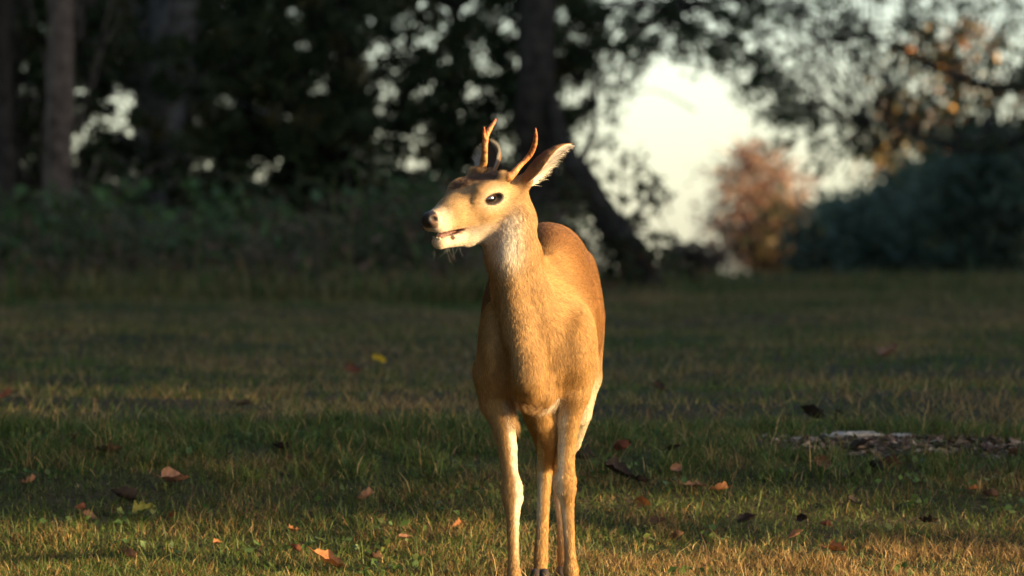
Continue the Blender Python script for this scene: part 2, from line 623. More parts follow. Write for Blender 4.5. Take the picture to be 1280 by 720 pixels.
def coat(SV, SN, RW, f_, l_, u_):
    n = len(SV)
    tan, rufous, cream = (.43, .250, .090), (.20, .090, .026), (.72, .62, .45)
    C = np.tile(tan, (n, 1)).astype(float)
    trunk = RW['trunk'] + RW['tail']
    bodyw = trunk + RW['hindleg'] * sm(SV[:, 2], .56, .64)
    back = bodyw * sm(SV[:, 1] + .5 * (SV[:, 2] - .7), .06, .26)
    C = mixc(C, (.22, .092, .025), back * .85)
    C = mixc(C, rufous, bodyw * sm(SN[:, 2], .0, .6) * sm(SV[:, 1], .0, .2))
    C = mixc(C, (.27, .125, .045), trunk * sm(SV[:, 2], .80, .92) * .8)
    C = mixc(C, (.45, .28, .12), RW['neck'] * .7)
    C = mixc(C, (.38, .21, .08), RW['nape'] * .7)
    C = mixc(C, cream, (trunk + RW['chest']) * sm(-SN[:, 2], .45, .85) * sm(-SV[:, 2], -.60, -.50) * sm(SV[:, 1], .22, .32))        # belly
    # inner sides of the legs
    midx = .063
    inn = SN[:, 0] * np.sign(midx - SV[:, 0])
    leg = RW['foreleg'] + RW['hindleg']
    C = mixc(C, cream, leg * sm(inn, .0, .55) * sm(SV[:, 2], .06, .25) * sm(-SV[:, 2], -.50, -.43))
    C = mixc(C, cream, RW['hindleg'] * sm(SV[:, 0], .10, .13) * sm(-SV[:, 2], -.55, -.49) * sm(SV[:, 2], .30, .36) * sm(-SN[:, 1], -.5, .1) * .9)
    C = mixc(C, cream, RW['hindleg'] * sm(SN[:, 1], .2, .7) * sm(SV[:, 2], .28, .4))
    C = mixc(C, (.78, .70, .56), (RW['neck'] + RW['head'] * (u_ < -.03)) * sm(SV[:, 2], .755, .84) * sm(-SN[:, 1], -.1, .3) * np.exp(-((SV[:, 0] + .006) / .030) ** 2))         # upper throat
    hd_ = RW['head']
    C = mixc(C, (.47, .30, .14), hd_)
    C = mixc(C, (.66, .55, .42), hd_ * sm(-u_, .030, .055))                                               # under jaw, chin
    C = mixc(C, (.60, .48, .34), hd_ * sm(f_, .085, .112) * sm(-u_, -.022, .0))     # pale band behind the nose
    er = np.sqrt(((f_ - .0) / .034) ** 2 + ((u_ - .012) / .023) ** 2)
    C = mixc(C, (.56, .42, .28), hd_ * (np.abs(l_) > .03) * sm(-er, -1.45, -.8) * .85)                           # eye ring
    crown = hd_ * sm(u_, .032, .046) * sm(-f_, -.045, -.015)
    C = mixc(C, (.085, .045, .028), crown * .85 * sm(-np.abs(l_), -.048, -.034))
    C = mixc(C, (.20, .10, .05), hd_ * sm(u_, .016, .030) * sm(f_, .03, .05) * sm(-f_, -.11, -.09) * .2)    # dusky bridge
    C = mixc(C, (.30, .15, .07), hd_ * sm(-f_, .06, .085) * sm(u_, .0, .03) * .6)
    return C


SC = coat(SV, SN, RW, f_, l_, u_)
bare = np.zeros(len(SV))
nose = RW['head'] * sm(f_ + .30 * (u_ + .013), .1275, .1315) * sm(u_, -.030, -.026)
lip = RW['head'] * sm(f_, .05, .062) * sm(-np.abs(u_ + .0465), -.0085, -.0055) * sm(np.abs(l_), .0, .003)
inside = RW['head'] * sm(f_, .06, .07) * sm(-np.abs(u_ + .0475), -.007, -.004) * sm(-np.abs(l_), -.024, -.017)
eyel = RW['head'] * (np.abs(l_) > .035) * sm(-np.sqrt((f_ / .0272) ** 2 + ((u_ - .012) / .0132) ** 2), -1.08, -.95)
mole = RW['head'] * sm(-np.sqrt(((f_ - .087) / .006) ** 2 + ((u_ + .058) / .005) ** 2), -1.2, -.8) * (l_ > 0)
SC = mixc(SC, (.30, .14, .09), lip * .8)
SC = mixc(SC, (.05, .02, .016), inside)
SC = mixc(SC, (.020, .015, .013), eyel)
SC = mixc(SC, (.10, .05, .03), mole)
SC = mixc(SC, (.028, .021, .018), nose)
SC = mixc(SC, (.17, .095, .06), nose * sm(np.abs(l_), .0110, .0165) * sm(-f_, -.147, -.140))  # sides of the nose pad painted lighter, as its sunlit part
bare = np.clip(nose + lip * .9 + inside + eyel, 0, 1)

deer = mesh_arrays('deer', SV, SQ, SC, M_SKIN)
tag(deer, 'young tan buck with two short antlers facing us, head turned aside and mouth open', 'deer')
deer.data.materials.append(M_NOSE)
wet = (nose + inside + eyel)[SQ].mean(1) > .5
mi = wet.astype(np.int32)
deer.data.polygons.foreach_set('material_index', mi)


def part(ob):
    ob.parent = deer
    return ob


def ball(name, c, r, mat, tintf, n=24, axes=np.eye(3), parent=True):
    th = np.linspace(0, np.pi, n)
    ph = np.arange(2 * n) * np.pi / n
    D = np.stack([np.sin(th)[:, None] * np.cos(ph), np.sin(th)[:, None] * np.sin(ph), np.cos(th)[:, None] * np.ones(2 * n)], -1).reshape(-1, 3)
    r = np.broadcast_to(np.asarray(r, float), (3,))
    V_ = c + (D * r) @ axes
    i_ = np.arange(n - 1)[:, None] * 2 * n
    j_ = np.arange(2 * n)[None]
    q = np.stack([i_ + j_, i_ + 2 * n + j_, i_ + 2 * n + (j_ + 1) % (2 * n), i_ + (j_ + 1) % (2 * n)], -1).reshape(-1, 4)
    ob = mesh_arrays(name, V_, q, tintf(D), mat)
    return part(ob) if parent else ob


for s_ in (1, -1):
    def eyetint(D, s_=s_):
        # axes: f, l, u in ball coordinates
        c = np.tile((.030, .014, .008), (len(D), 1))
        pup = sm(-np.sqrt((D[:, 0] / .62) ** 2 + (D[:, 2] / .40) ** 2), -1.1, -.8)
        c = mixc(c, (.004, .004, .006), pup)
        c = mixc(c, (.06, .04, .03), sm(np.abs(D[:, 0]), .86, .95))
        return c
    ball('eye', hd(.001, .0355 * s_, .0118), np.array([.0215, .0185, .0150]) * HS, M_EYE, eyetint, 24, HROT)


# antlers
def antler(path, rad, forks=()):
    g = Geo()
    c0, c1, c2 = np.array([.40, .19, .055]), np.array([.42, .15, .04]), np.array([.36, .10, .04])
    for pth, rd in [(path, rad)] + list(forks):
        Q = spline(np.column_stack([pth, rd]), 26)
        tt = np.linspace(0, 1, 26)[:, None]
        T_ = np.where(tt < .5, c0 + (c1 - c0) * tt * 2, c1 + (c2 - c1) * (tt - .5) * 2)
        tube(g, Q[:, :3], .86 * Q[:, 3] * (1 + .35 * np.exp(-((tt[:, 0] - .10) / .035) ** 2) * (len(pth) > 4)) * (1 + .03 * rng.normal(size=26)), 14, T_ * (1 - .35 * np.exp(-((tt - .02) / .06) ** 2)) * rng.uniform(.82, 1.12, (26, 1)), .035)
    return part(g.build('antler', M_ANTLER))


ya = hd(-.036, -.043, .06)[1]
antler([hd(-.034, -.041, .045), P(603, 210, ya), P(605.5, 196, ya - .01), P(606, 182, ya - .015), P(608, 169, ya - .01), P(613.5, 159, ya), P(617.5, 153, ya + .005), P(620, 148.5, ya + .01)],
       [.0125, .0115, .0092, .0088, .0088, .0068, .0050, .0018],
       [([P(606.5, 176, ya - .012), P(605.0, 167, ya - .02), P(605.2, 158.5, ya - .028)], [.0080, .0054, .0016])])
yb = hd(-.036, .043, .06)[1]
antler([hd(-.034, .043, .046), P(639.5, 219, yb), P(648, 209, yb + .01), P(657, 200, yb + .02), P(664, 191, yb + .02), P(668.3, 180, yb + .01), P(669.8, 169, yb), P(669.5, 160, yb - .01)],
       [.0120, .0105, .0082, .0078, .0080, .0070, .0052, .0016])


# ears: cupped leaf shapes with thickness
FUR_EXTRA = []


def ear(base, tip, opening, width, cup, pale=1.0):
    base, tip = np.asarray(base), np.asarray(tip)
    L = np.linalg.norm(tip - base)
    a = (tip - base) / L
    o = np.asarray(opening, float)
    o = unit(o - a * (o @ a))
    s = np.cross(a, o)
    nu, nv = 40, 25
    u = np.linspace(0, 1, nu)[:, None]
    v = np.linspace(-1, 1, nv)[None]
    prof = np.interp(u, [0, .08, .2, .38, .55, .72, .86, .95, 1], [.42, .62, .85, 1.0, .95, .72, .42, .18, .03])
    ang = v * cup * np.interp(u, [0, .3, .7, 1], [1.25, 1.0, .72, .5])
    rad = width * prof / np.maximum(np.sin(np.minimum(cup * np.interp(u, [0, .3, .7, 1], [1.25, 1.0, .72, .5]), np.pi / 2)), .3)
    outer = base + a * (u * L)[..., None] + s * (rad * np.sin(ang))[..., None] - o * (rad * (np.cos(ang) - .6))[..., None] + a * (.0 * v * v)[..., None]
    g = np.gradient(outer, axis=0)
    h = np.gradient(outer, axis=1)
    nn = unit(np.cross(h, g))
    cen = base + a * (u * L)[..., None]
    sgn = np.sign(((outer - cen) * nn).sum(-1).mean())
    nn = nn * sgn
    th = .0032 * (1 - .6 * np.abs(v)) * np.ones_like(u)
    inner = outer - nn * th[..., None]
    V_ = np.concatenate([outer.reshape(-1, 3), inner.reshape(-1, 3)])
    i_ = (np.arange(nu - 1)[:, None] * nv + np.arange(nv - 1)[None]).ravel()
    q = np.stack([i_, i_ + nv, i_ + nv + 1, i_ + 1], -1)
    m_ = nu * nv
    qi = q[:, ::-1] + m_
    rim = []
    for k in range(nu - 1):
        rim.append([k * nv, k * nv + m_, (k + 1) * nv + m_, (k + 1) * nv])
        rim.append([k * nv + nv - 1, (k + 1) * nv + nv - 1, (k + 1) * nv + nv - 1 + m_, k * nv + nv - 1 + m_])
    for k in range(nv - 1):
        rim.append([(nu - 1) * nv + k, (nu - 1) * nv + k + m_, (nu - 1) * nv + k + 1 + m_, (nu - 1) * nv + k + 1])
    Q_ = np.concatenate([q, qi, np.array(rim)])
    uu, vv = np.broadcast_to(u, (nu, nv)).ravel(), np.broadcast_to(v, (nu, nv)).ravel()
    Co = np.tile((.17, .085, .042), (m_, 1))
    Co = mixc(Co, (.36, .19, .08), sm(np.abs(vv), .6, .95))
    Co = mixc(Co, (.38, .2, .09), sm(-uu, -.25, -.05))
    Co = mixc(Co, (.40, .20, .08), sm(uu, .88, .97))
    Ci = np.tile((.30, .20, .14), (m_, 1))
    Ci = mixc(Ci * pale, np.array((.78, .70, .58)) * pale, sm(np.abs(vv), .35 - .3 * (pale > .9), .7 - .4 * (pale > .9)))  # far ear's inside painted darker for shade, near ear's creamier for sun
    ob = mesh_arrays('ear', V_, Q_, np.concatenate([Co, Ci]), M_SKIN)
    part(ob)
    # fur roots on the ear
    pts, nrm, dr, cl, ln = [], [], [], [], []
    for surf, n_, cc, cnt, le in ((outer, nn, Co, 7000, .008), (inner, -nn, Ci, 5000, .015)):
        iu, iv = rng.integers(0, nu - 1, cnt), rng.integers(0, nv - 1, cnt)
        fu, fv = rng.random((cnt, 1)), rng.random((cnt, 1))
        p_ = (surf[iu, iv] * (1 - fu) + surf[iu + 1, iv] * fu) * (1 - fv) + (surf[iu, iv + 1] * (1 - fu) + surf[iu + 1, iv + 1] * fu) * fv
        pts.append(p_)
        nrm.append(n_[iu, iv])
        edge = s * np.sign(v[0, iv])[:, None] * (np.abs(v[0, iv]) ** 2)[:, None]
        dr.append(unit(a + (0 if surf is outer else 1) * edge * .9))
        cl.append(cc.reshape(nu, nv, 3)[iu, iv])
        fade = np.interp(u[iu, 0], [0, .3, .75, 1], [1, 1, .7, .45])
        ln.append(np.full(cnt, le) * (1 + (0 if surf is outer else .9) * np.abs(v[0, iv]) ** 3) * fade)
    FUR_EXTRA.append([np.concatenate(z_) for z_ in (pts, nrm, dr, cl, ln)])
    return ob


eb = hd(-.088, .050, .030)
ear(eb, P(714, 180.5, eb[1] + .03), (.66, -.10, -.62), .054, 1.12)
ec = hd(-.084, -.050, .034)
ear(ec, P(612.5, 178, ec[1] + .06), (-.45, -.85, .1), .032, 1.15, .45)

# hooves: two toes on each foot, dewclaws behind
for leg_, fwd in ((A_, -1), (B_, -1), (C_, -1), (D_, -1)):
    foot = leg_[-1][0]
    gz = float(terrain(foot[0], foot[1]))
    for s_ in (-1, 1):
        g = Geo()
        Q = spline(np.array([[foot[0] + s_ * .008, foot[1] + .006, foot[2] + .004, .0125], [foot[0] + s_ * .0105, foot[1] - .008, max(foot[2] - .016, gz + .022), .0135],
                             [foot[0] + s_ * .010, foot[1] - .026, gz + .010, .0112], [foot[0] + s_ * .006, foot[1] - .046, gz + .006, .004]]), 12)
        tube(g, Q[:, :3], Q[:, 3], 12, (.045, .032, .026))
        part(g.build('hoof', M_HORN))
    fet = leg_[-3][0]
    for s_ in (-1, 1):
        g = Geo()
        tube(g, [fet + [s_ * .009, .014, .002], fet + [s_ * .011, .022, -.008], fet + [s_ * .011, .024, -.018]], [.006, .0055, .002], 8, (.045, .032, .026))
        part(g.build('dewclaw', M_HORN))
# tongue and lower teeth
g = Geo()
tube(g, [hd(.05, 0, -.056), hd(.085, 0, -.055), hd(.108, 0, -.0535), hd(.120, 0, -.054)], [.010, .012, .010, .004], 12, (.15, .065, .05))
part(g.build('tongue', M_NOSE))
for k in range(4):
    g = Geo()
    lx = (k - 1.5) * .0062
    tube(g, [hd(.117 - abs(k - 1.5) * .0015, lx, -.0585), hd(.120 - abs(k - 1.5) * .0015, lx, -.0545), hd(.1210 - abs(k - 1.5) * .0015, lx, -.0520)], [.0026, .0028, .0018], 8, (.50, .43, .30))
    part(g.build('tooth', M_HORN))


# ------------------------------------------------------------------ fur
def strands(name, roots, nrm, dirs, length, tint, radius, lift, mat, parent, npt=4, droop=0.0):
    n = len(roots)
    t_ = dirs - nrm * (dirs * nrm).sum(1, keepdims=True)
    t_ = unit(t_ + 1e-6)
    side = np.cross(nrm, t_)
    jit = rng.normal(size=(n, 2))
    d0 = unit(t_ + nrm * (lift + .15 * np.abs(jit[:, :1])) + side * (.16 * jit[:, 1:]))
    s = np.linspace(0, 1, npt)[None, :, None]
    d1 = unit(t_ + nrm * (lift * .25) + side * (.30 * jit[:, 1:]))
    L_ = length[:, None, None]
    Pp = roots[:, None] + L_ * (d0[:, None] * s + (d1 - d0)[:, None] * s * s * .5)
    Pp[..., 2] -= droop * (L_[..., 0] * s[..., 0] ** 2)
    cu = bpy.data.hair_curves.new(name)
    cu.add_curves([npt] * n)
    cu.attributes['position'].data.foreach_set('vector', Pp.astype(np.float32).ravel())
    ra = cu.attributes.get('radius') or cu.attributes.new('radius', 'FLOAT', 'POINT')
    rr = radius[:, None] * np.linspace(1, .25, npt)[None]
    ra.data.foreach_set('value', rr.astype(np.float32).ravel())
    ta = cu.attributes.new('tint', 'FLOAT_COLOR', 'CURVE')
    T_ = np.ones((n, 4), np.float32)
    T_[:, :3] = tint
    ta.data.foreach_set('color', T_.ravel())
    cu.materials.append(mat)
    ob = bpy.data.objects.new(name, cu)
    col.objects.link(ob)
    ob.parent = parent
    return ob


NF = 430000
area = .5 * np.linalg.norm(fn, axis=1)
cenT = SV[ST].mean(1)
wt = area * np.where(RW['head'][ST].mean(1) > .5, 2.6, 1.0) * np.where(cenT[:, 1] > .5, .75, 1.0)
ti = rng.choice(len(ST), NF, p=wt / wt.sum())
bc = rng.dirichlet((1, 1, 1), NF)
pickv = lambda A_v: (A_v[ST[ti]] * bc.reshape(NF, 3, *([1] * (A_v.ndim - 1)))).sum(1)
roots, nrm, flow = pickv(SV), unit(pickv(SN)), pickv(FL)
tintf, barev = pickv(SC), pickv(bare)
lenv = .011 * RW['trunk'] + .015 * RW['chest'] + .012 * RW['neck'] + .011 * RW['nape'] + .0085 * RW['foreleg'] + .0095 * RW['hindleg'] + .035 * RW['tail'] + .0062 * RW['head']
lenv = lenv * (1 + .35 * RW['head'] * sm(-f_, .0, .05)) * (1 - .45 * RW['head'] * sm(f_, .04, .09))
lenv = lenv + RW['head'] * .005 * sm(u_, .030, .044) * sm(-f_, -.07, -.03) * sm(f_, -.06, -.03)
lenf = pickv(lenv) * rng.uniform(.65, 1.25, NF)
# swirls where the shoulder meets the chest, a little noise everywhere
flow = unit(flow) + .05 * np.stack([vnoise(roots[:, 0] + 3 * k, roots[:, 2] + roots[:, 1] * .7, .03, k) - .5 for k in range(3)], 1) * 4
keep = barev < .35
shade_ = rng.normal(size=(NF, 1)).clip(-1.6, 1.6)
tv = tintf * (1 + .23 * shade_) * (1 + .18 * (vnoise(roots[:, 0] + .5 * roots[:, 1], roots[:, 2], .007, 2)[:, None] - .5)) * (1 + .10 * (vnoise(roots[:, 0], roots[:, 2] + roots[:, 1], .012, 1)[:, None] - .5) * 2)
dark = rng.random(NF) < .07 + .16 * pickv(RW['trunk']) * sm(roots[:, 1], .05, .3)
tv[dark] *= .45
headf = pickv(RW['head'])
rad = np.where(headf > .5, .00025, .00033) * rng.uniform(.7, 1.2, NF)
k = keep
fur = strands('fur', roots[k], nrm[k], flow[k], lenf[k], tv[k].clip(0, 1), rad[k], .20, M_FUR, deer)
ex = [np.concatenate([e[i_] for e in FUR_EXTRA]) for i_ in range(5)]
ne = len(ex[0])
strands('ear_fur', ex[0], ex[1], ex[2], ex[4] * rng.uniform(.6, 1.3, ne), ex[3] * (1 + .18 * rng.normal(size=(ne, 1)).clip(-1.5, 1.5)), np.full(ne, .00034), .18, M_FUR, deer)
# brisket and elbow tufts
pt, pn, pd_, pl, pc = [], [], [], [], []
for c_, r_, n_, L_, d_, tc_ in ((P(690, 502, -.02), .022, 260, .032, (0.1, -.1, -1), (.60, .48, .34)), (P(655, 510, -.06), .05, 800, .03, (0, -.1, -1), (.36, .21, .09)),
                                (hd(.032, -.012, .048), .022, 420, .022, (-.2, -.1, 1), (.17, .09, .05)), (hd(-.005, -.005, .050), .03, 420, .020, (.3, .1, 1), (.10, .055, .035)), (P(747, 452, .16), .035, 260, .045, (.8, .3, -.25), (.36, .2, .09)), (P(601, 455, .1), .03, 120, .03, (-.6, .3, -.5), (.36, .2, .09))):
    dv = np.linalg.norm(SV - c_, axis=1)
    cand = np.where(dv < r_)[0]
    if len(cand) == 0:
        continue
    ii = rng.choice(cand, n_)
    pt.append(SV[ii]); pn.append(SN[ii]); pd_.append(np.tile(d_, (n_, 1)) + .35 * rng.normal(size=(n_, 3)))
    pl.append(np.full(n_, L_) * rng.uniform(.4, 1.1, n_)); pc.append(np.tile(tc_, (n_, 1)) * rng.uniform(.6, 1.3, (n_, 1)))
pt, pn, pd_, pl, pc = map(np.concatenate, (pt, pn, pd_, pl, pc))
strands('long_hair', pt, pn, pd_, pl, pc, np.full(len(pt), .0004), .45, M_FUR, deer, droop=.2)
# whiskers under the chin and on the lips
wr, wd, wl = [], [], []
for k in range(8):
    fch, lch = random.uniform(.05, .125), random.uniform(-.014, .016)
    dv = np.linalg.norm(hc - np.array([fch, lch, -.082]), axis=1)
    i_ = int(np.argmin(dv))
    wr.append(SV[i_]); wd.append(np.array([-.15 + .5 * (random.random() - .5), -.2, -1]) + hf * .15); wl.append(random.uniform(.02, .055))
for k in range(14):
    dv = np.linalg.norm(hc - np.array([random.uniform(.10, .13), random.choice((-.024, .024)), random.uniform(-.035, -.02)]), axis=1)
    i_ = int(np.argmin(dv))
    wr.append(SV[i_]); wd.append(hf * .6 + hl * (.7 if hc[i_, 1] > 0 else -.7) - hu * .5); wl.append(random.uniform(.015, .03))
wr, wd, wl = np.array(wr), np.array(wd), np.array(wl)
strands('whiskers', wr, unit(wd), unit(wd) + .2 * rng.normal(size=wd.shape), wl, np.full((len(wr), 3), .35), np.full(len(wr), .00026), 2.0, M_FUR, deer, npt=5, droop=.25)
for nm in ('fur', 'ear_fur', 'long_hair', 'whiskers'):
    bpy.data.objects[nm]['kind'] = 'stuff'

# ------------------------------------------------------------------ trees
BARK_D, BARK_G, BARK_B = (.055, .043, .032), (.28, .25, .22), (.15, .105, .075)


def make_tree(name, label, cat, base, trunk, crown_clumps, bark, group=None, limbs=(), leaf_mat=None):
    """trunk: list of (point, radius); limbs: more such lists; crown_clumps: list of (centre, radius, n, leaf size, palette)."""
    root = empty(name, base, label, cat, group)
    inv = root.matrix_basis
    g = Geo()
    tr = np.array([[*p_, r_] for p_, r_ in trunk])
    Q = spline(tr, 40)
    tube(g, Q[:, :3], Q[:, 3], 16, bark, .06)
    nodes = [Q[:, :3]]
    for lm in limbs:
        q_ = spline(np.array([[*p_, r_] for p_, r_ in lm]), 24)
        tube(g, q_[:, :3], q_[:, 3], 9, bark, .06)
        nodes.append(q_[:, :3])
    nodes = np.concatenate(nodes)
    gl = Geo()
    for c_, r_, n_, s_, pal in crown_clumps:
        c_ = np.asarray(c_, float)
        dv = np.linalg.norm(nodes - c_, axis=1) + 1.2 * np.clip(nodes[:, 2] - c_[2], 0, 9)
        a_ = nodes[int(np.argsort(dv)[rng.integers(0, 8)])]
        if np.linalg.norm(c_ - a_) > 1.1:
            a_ = c_ + (a_ - c_) * (1.1 / np.linalg.norm(c_ - a_))
        mid = (a_ + c_) / 2 + [0, 0, .12 * np.linalg.norm(c_ - a_)]
        tube(g, spline([a_, mid, c_], 7), np.linspace(.008, .003, 7), 5, bark, 0, caps=False)
        for _ in range(3):
            e_ = c_ + r_ * rng.normal(size=3) * .8
            tube(g, spline([mid * .3 + c_ * .7, (c_ + e_) / 2, e_], 5), np.linspace(.005, .0015, 5), 4, bark, 0, caps=False)
        pts = c_ + r_ * rng.normal(size=(n_, 3)) * np.array([.6, .6, .45])
        leaf_cloud(gl, pts, s_ * rng.uniform(.6, 1.3, n_), pick(pal, n_))
    off = np.array(root.location)
    g.V = [v_ - off for v_ in g.V]
    tk = g.build('trunk', M_BARK)
    tk.parent = root
    if gl.n:
        gl.V = [v_ - off for v_ in gl.V]
        cr = gl.build('crown', leaf_mat or M_LEAF)
        cr.parent = root
    return root


GREEN_D = [(.060, .085, .030), (.080, .105, .034), (.052, .074, .028), (.10, .105, .034)]
GREEN_M = [(.05, .075, .025), (.04, .06, .022), (.07, .085, .03)]
AUTUMN = [(.50, .27, .05), (.42, .26, .05), (.45, .16, .04)]
RED = [(.36, .18, .12), (.31, .15, .10), (.38, .25, .17), (.20, .13, .08)]


def upright(px, d, w_px, top=9.0, lean=0.0, wob=.06):
    b_, _d = ground_at(px, 352, d - .4, d + .4) if False else (np.array([(px - 640) * d / FPX, d - CAM_D, 0]), d)
    b_[2] = float(terrain(b_[0], b_[1]))
    r0 = w_px / 2 * d / FPX
    pts = [(b_ + [0, 0, -.15], r0 * 1.5), (b_ + [0, 0, .12], r0 * 1.15)]
    for z_ in (.6, 1.3, 2.2, 4, 6.5, top):
        pts.append((b_ + [lean * z_ + wob * rng.normal() * min(z_ / 3, 1), wob * rng.normal(), z_], r0 * (1 - .8 * z_ / (top + 2.5))))
    return b_, pts


HOLES = [(100, 115, 15, 15), (92, 138, 16, 13), (115, 167, 13, 14), (155, 128, 20, 24), (132, 150, 12, 10), (152, 162, 15, 12), (95, 178, 13, 12), (153, 219, 9, 8),
         (281, 130, 18, 11), (320, 130, 20, 14), (362, 128, 12, 10), (332, 42, 16, 18), (372, 15, 15, 14), (380, 55, 16, 14), (405, 110, 15, 20), (250, 152, 9, 9), (248, 216, 9, 13),
         (325, 228, 22, 16), (347, 207, 11, 9), (293, 245, 10, 8), (470, 60, 16, 18), (500, 55, 14, 12), (545, 42, 18, 16), (556, 72, 12, 10), (598, 60, 14, 12), (606, 76, 14, 12), (565, 86, 12, 9),
         (640, 75, 10, 14), (600, 112, 10, 9), (525, 205, 18, 14), (508, 182, 10, 9), (536, 172, 11, 9), (560, 238, 16, 14), (632, 160, 13, 26), (632, 192, 12, 14), (706, 30, 16, 30), (707, 115, 16, 30),
         (712, 165, 14, 14), (560, 10, 40, 8), (280, 0, 16, 8), (155, 5, 14, 7), (480, 110, 12, 10), (430, 15, 14, 10), (590, 15, 18, 9)]


def holed(px, py, grow=1.0):
    return any(((px - a) / (c * grow)) ** 2 + ((py - b2) / (d2 * grow)) ** 2 < 1 for a, b2, c, d2 in HOLES)


left_trunks = [('slender dark tree at the far edge of the woods, cut by the picture border', 8, 43, 26, BARK_D, -.01),
               ('straight brown trunk in the woods beside the dark one at the picture edge', 72, 41.5, 36, BARK_B, 0.0),
               ('broad grey tree trunk standing in the dark woods', 200, 45, 66, BARK_G, .01),
               ('thin bent sapling in the woods behind tall weeds', 300, 47, 12, BARK_D, .03),
               ('thin dark sapling between the broad grey trunk and the deer', 432, 46, 14, BARK_D, -.02),
               ('forked young tree right behind the head of the deer', 565, 47, 15, BARK_D, .02),
               ('thick black tree trunk rising behind the antlers', 674, 43, 50, BARK_D, 0.0)]
clumps = [[] for _ in left_trunks]
for py in np.arange(-30, 270, 19):
    for px in np.arange(-130, 745, 21):
        lacy = 455 < px < 650
        for layer in range(4):
            x_, y_ = px + rng.uniform(-12, 12), py + rng.uniform(-11, 11)
            if x_ > 690 + .15 * y_ and y_ > 90:
                continue
            if holed(x_, y_, .86) or (lacy and rng.random() < .33):
                continue
            d_ = rng.uniform(44, 50)
            c_ = at(x_, y_, d_)
            k = int(np.argmin([abs(x_ - t_[1]) + rng.uniform(0, 160) for t_ in left_trunks]))
            pal = GREEN_D if rng.random() < .93 else [(.16, .11, .03), (.10, .09, .03)]
            clumps[k].append((c_, rng.uniform(.055, .10), 44, .058, pal))
# crowns above the picture and deeper in the woods
for _ in range(520):
    c_ = np.array([rng.uniform(-9, .8), rng.uniform(26, 42), rng.uniform(2.9, 9.5)])
    px_ = c_[0] * FPX / (c_[1] + CAM_D) + 640
    k = int(np.argmin([abs(px_ - t_[1]) + rng.uniform(0, 300) for t_ in left_trunks]))
    clumps[k].append((c_, rng.uniform(.35, .7), 70, .15, GREEN_D))
for (lab, px, d, w, bark, lean), cl in zip(left_trunks, clumps):
    b_, tr = upright(px, d, w, lean=lean)
    lim = []
    for _ in range(5):
        z0 = rng.uniform(1.5, 7)
        o_ = np.array([b_[0] + lean * z0, b_[1], b_[2] + z0])
        a_ = rng.uniform(0, 6.28)
        e_ = o_ + [1.8 * math.cos(a_), 1.2 * math.sin(a_), rng.uniform(.2, 1.4)]
        lim.append([(o_, .04), ((o_ + e_) / 2 + [0, 0, .1], .028), (e_, .01)])
    make_tree('forest_tree', lab, 'tree', b_, tr, cl, bark, 'trees along the wood edge', lim)

# leaning dead trunk right of the thick black trunk
b_ = np.array([(812 - 640) * 42.5 / FPX, 26.5, 0])
b_[2] = float(terrain(b_[0], b_[1])) - .05
lean_pts = [(b_, .13), (at(790, 318, 42.5), .105), (at(755, 265, 42.6), .080), (at(725, 215, 42.7), .066), (at(706, 185, 42.8), .055), (at(688, 120, 42.9), .035)]
cl = []
for px, py, n in [(742, 175, 12), (730, 130, 14), (760, 150, 10), (775, 250, 14), (800, 235, 18), (765, 222, 10), (818, 262, 16), (785, 285, 22), (815, 300, 22), (750, 300, 26), (735, 320, 24),
                  (770, 330, 26), (800, 335, 26), (825, 325, 30), (848, 335, 26), (712, 262, 40), (725, 245, 34), (708, 290, 50), (722, 305, 60), (742, 268, 34), (735, 335, 60), (760, 338, 60), (785, 342, 60), (810, 318, 44), (838, 318, 34), (715, 335, 60), (862, 340, 30), (758, 312, 50), (775, 308, 50), (800, 280, 26), (768, 285, 30), (832, 298, 24), (708, 232, 26), (718, 275, 40), (748, 250, 20), (795, 215, 18), (812, 246, 20), (778, 200, 12), (835, 240, 10), (760, 180, 12), (790, 195, 8), (822, 228, 12), (740, 285, 12), (752, 205, 8)]:
    cl.append((at(px, py, rng.uniform(41.8, 44)), .07, n, .06, GREEN_D + [(.10, .06, .035), (.16, .07, .04)]))
make_tree('leaning_tree', 'dark leaning trunk slanting down to the grass behind the back of the deer', 'tree', b_, lean_pts, cl, BARK_D, None,
          [[(at(770, 290, 42.5), .03), (at(800, 262, 42.6), .018), (at(826, 226, 42.8), .006)], [(at(722, 210, 42.7), .03), (at(742, 160, 42.8), .016), (at(745, 90, 43), .008)]])

# overhanging leafy tree: boughs along the top of the sky gap, trunk out of frame to the right
cl = []
for px, py, n in [(730, 20, 34), (760, 12, 40), (795, 25, 40), (835, 18, 40), (870, 40, 34), (895, 55, 24), (745, 55, 34), (775, 60, 30), (815, 55, 26), (720, 70, 34), (735, 95, 26), (755, 95, 14),
                  (850, 10, 44), (900, 15, 40), (925, 30, 30), (945, 12, 34), (700, 45, 30), (716, 105, 20), (770, 115, 8), (735, 135, 14), (720, 150, 14), (905, 75, 26), (880, 65, 22), (845, 62, 24), (940, 70, 30), (955, 95, 30), (970, 120, 26), (985, 150, 22), (800, 75, 16), (790, 45, 30), (850, 35, 34), (920, 50, 30)]:
    for _ in range(3):
        cl.append((at(px + rng.uniform(-10, 10), py + rng.uniform(-8, 8), rng.uniform(44, 47)), .085, n, .055, GREEN_D))
for px in np.arange(930, 1330, 24):
    for py in np.arange(-20, 200, 22):
        edge = min(225, 75 + (px - 890) * 1.3)
        if py > edge or rng.random() < .30:
            continue
        cl.append((at(px + rng.uniform(-11, 11), py + rng.uniform(-10, 10), rng.uniform(46, 54)), .10, 20, .06, GREEN_D + GREEN_M))
        cl.append((at(px + rng.uniform(-14, 14), py + rng.uniform(-12, 12), rng.uniform(46, 54)), .08, 14, .06, GREEN_M + [(.14, .11, .04)]))
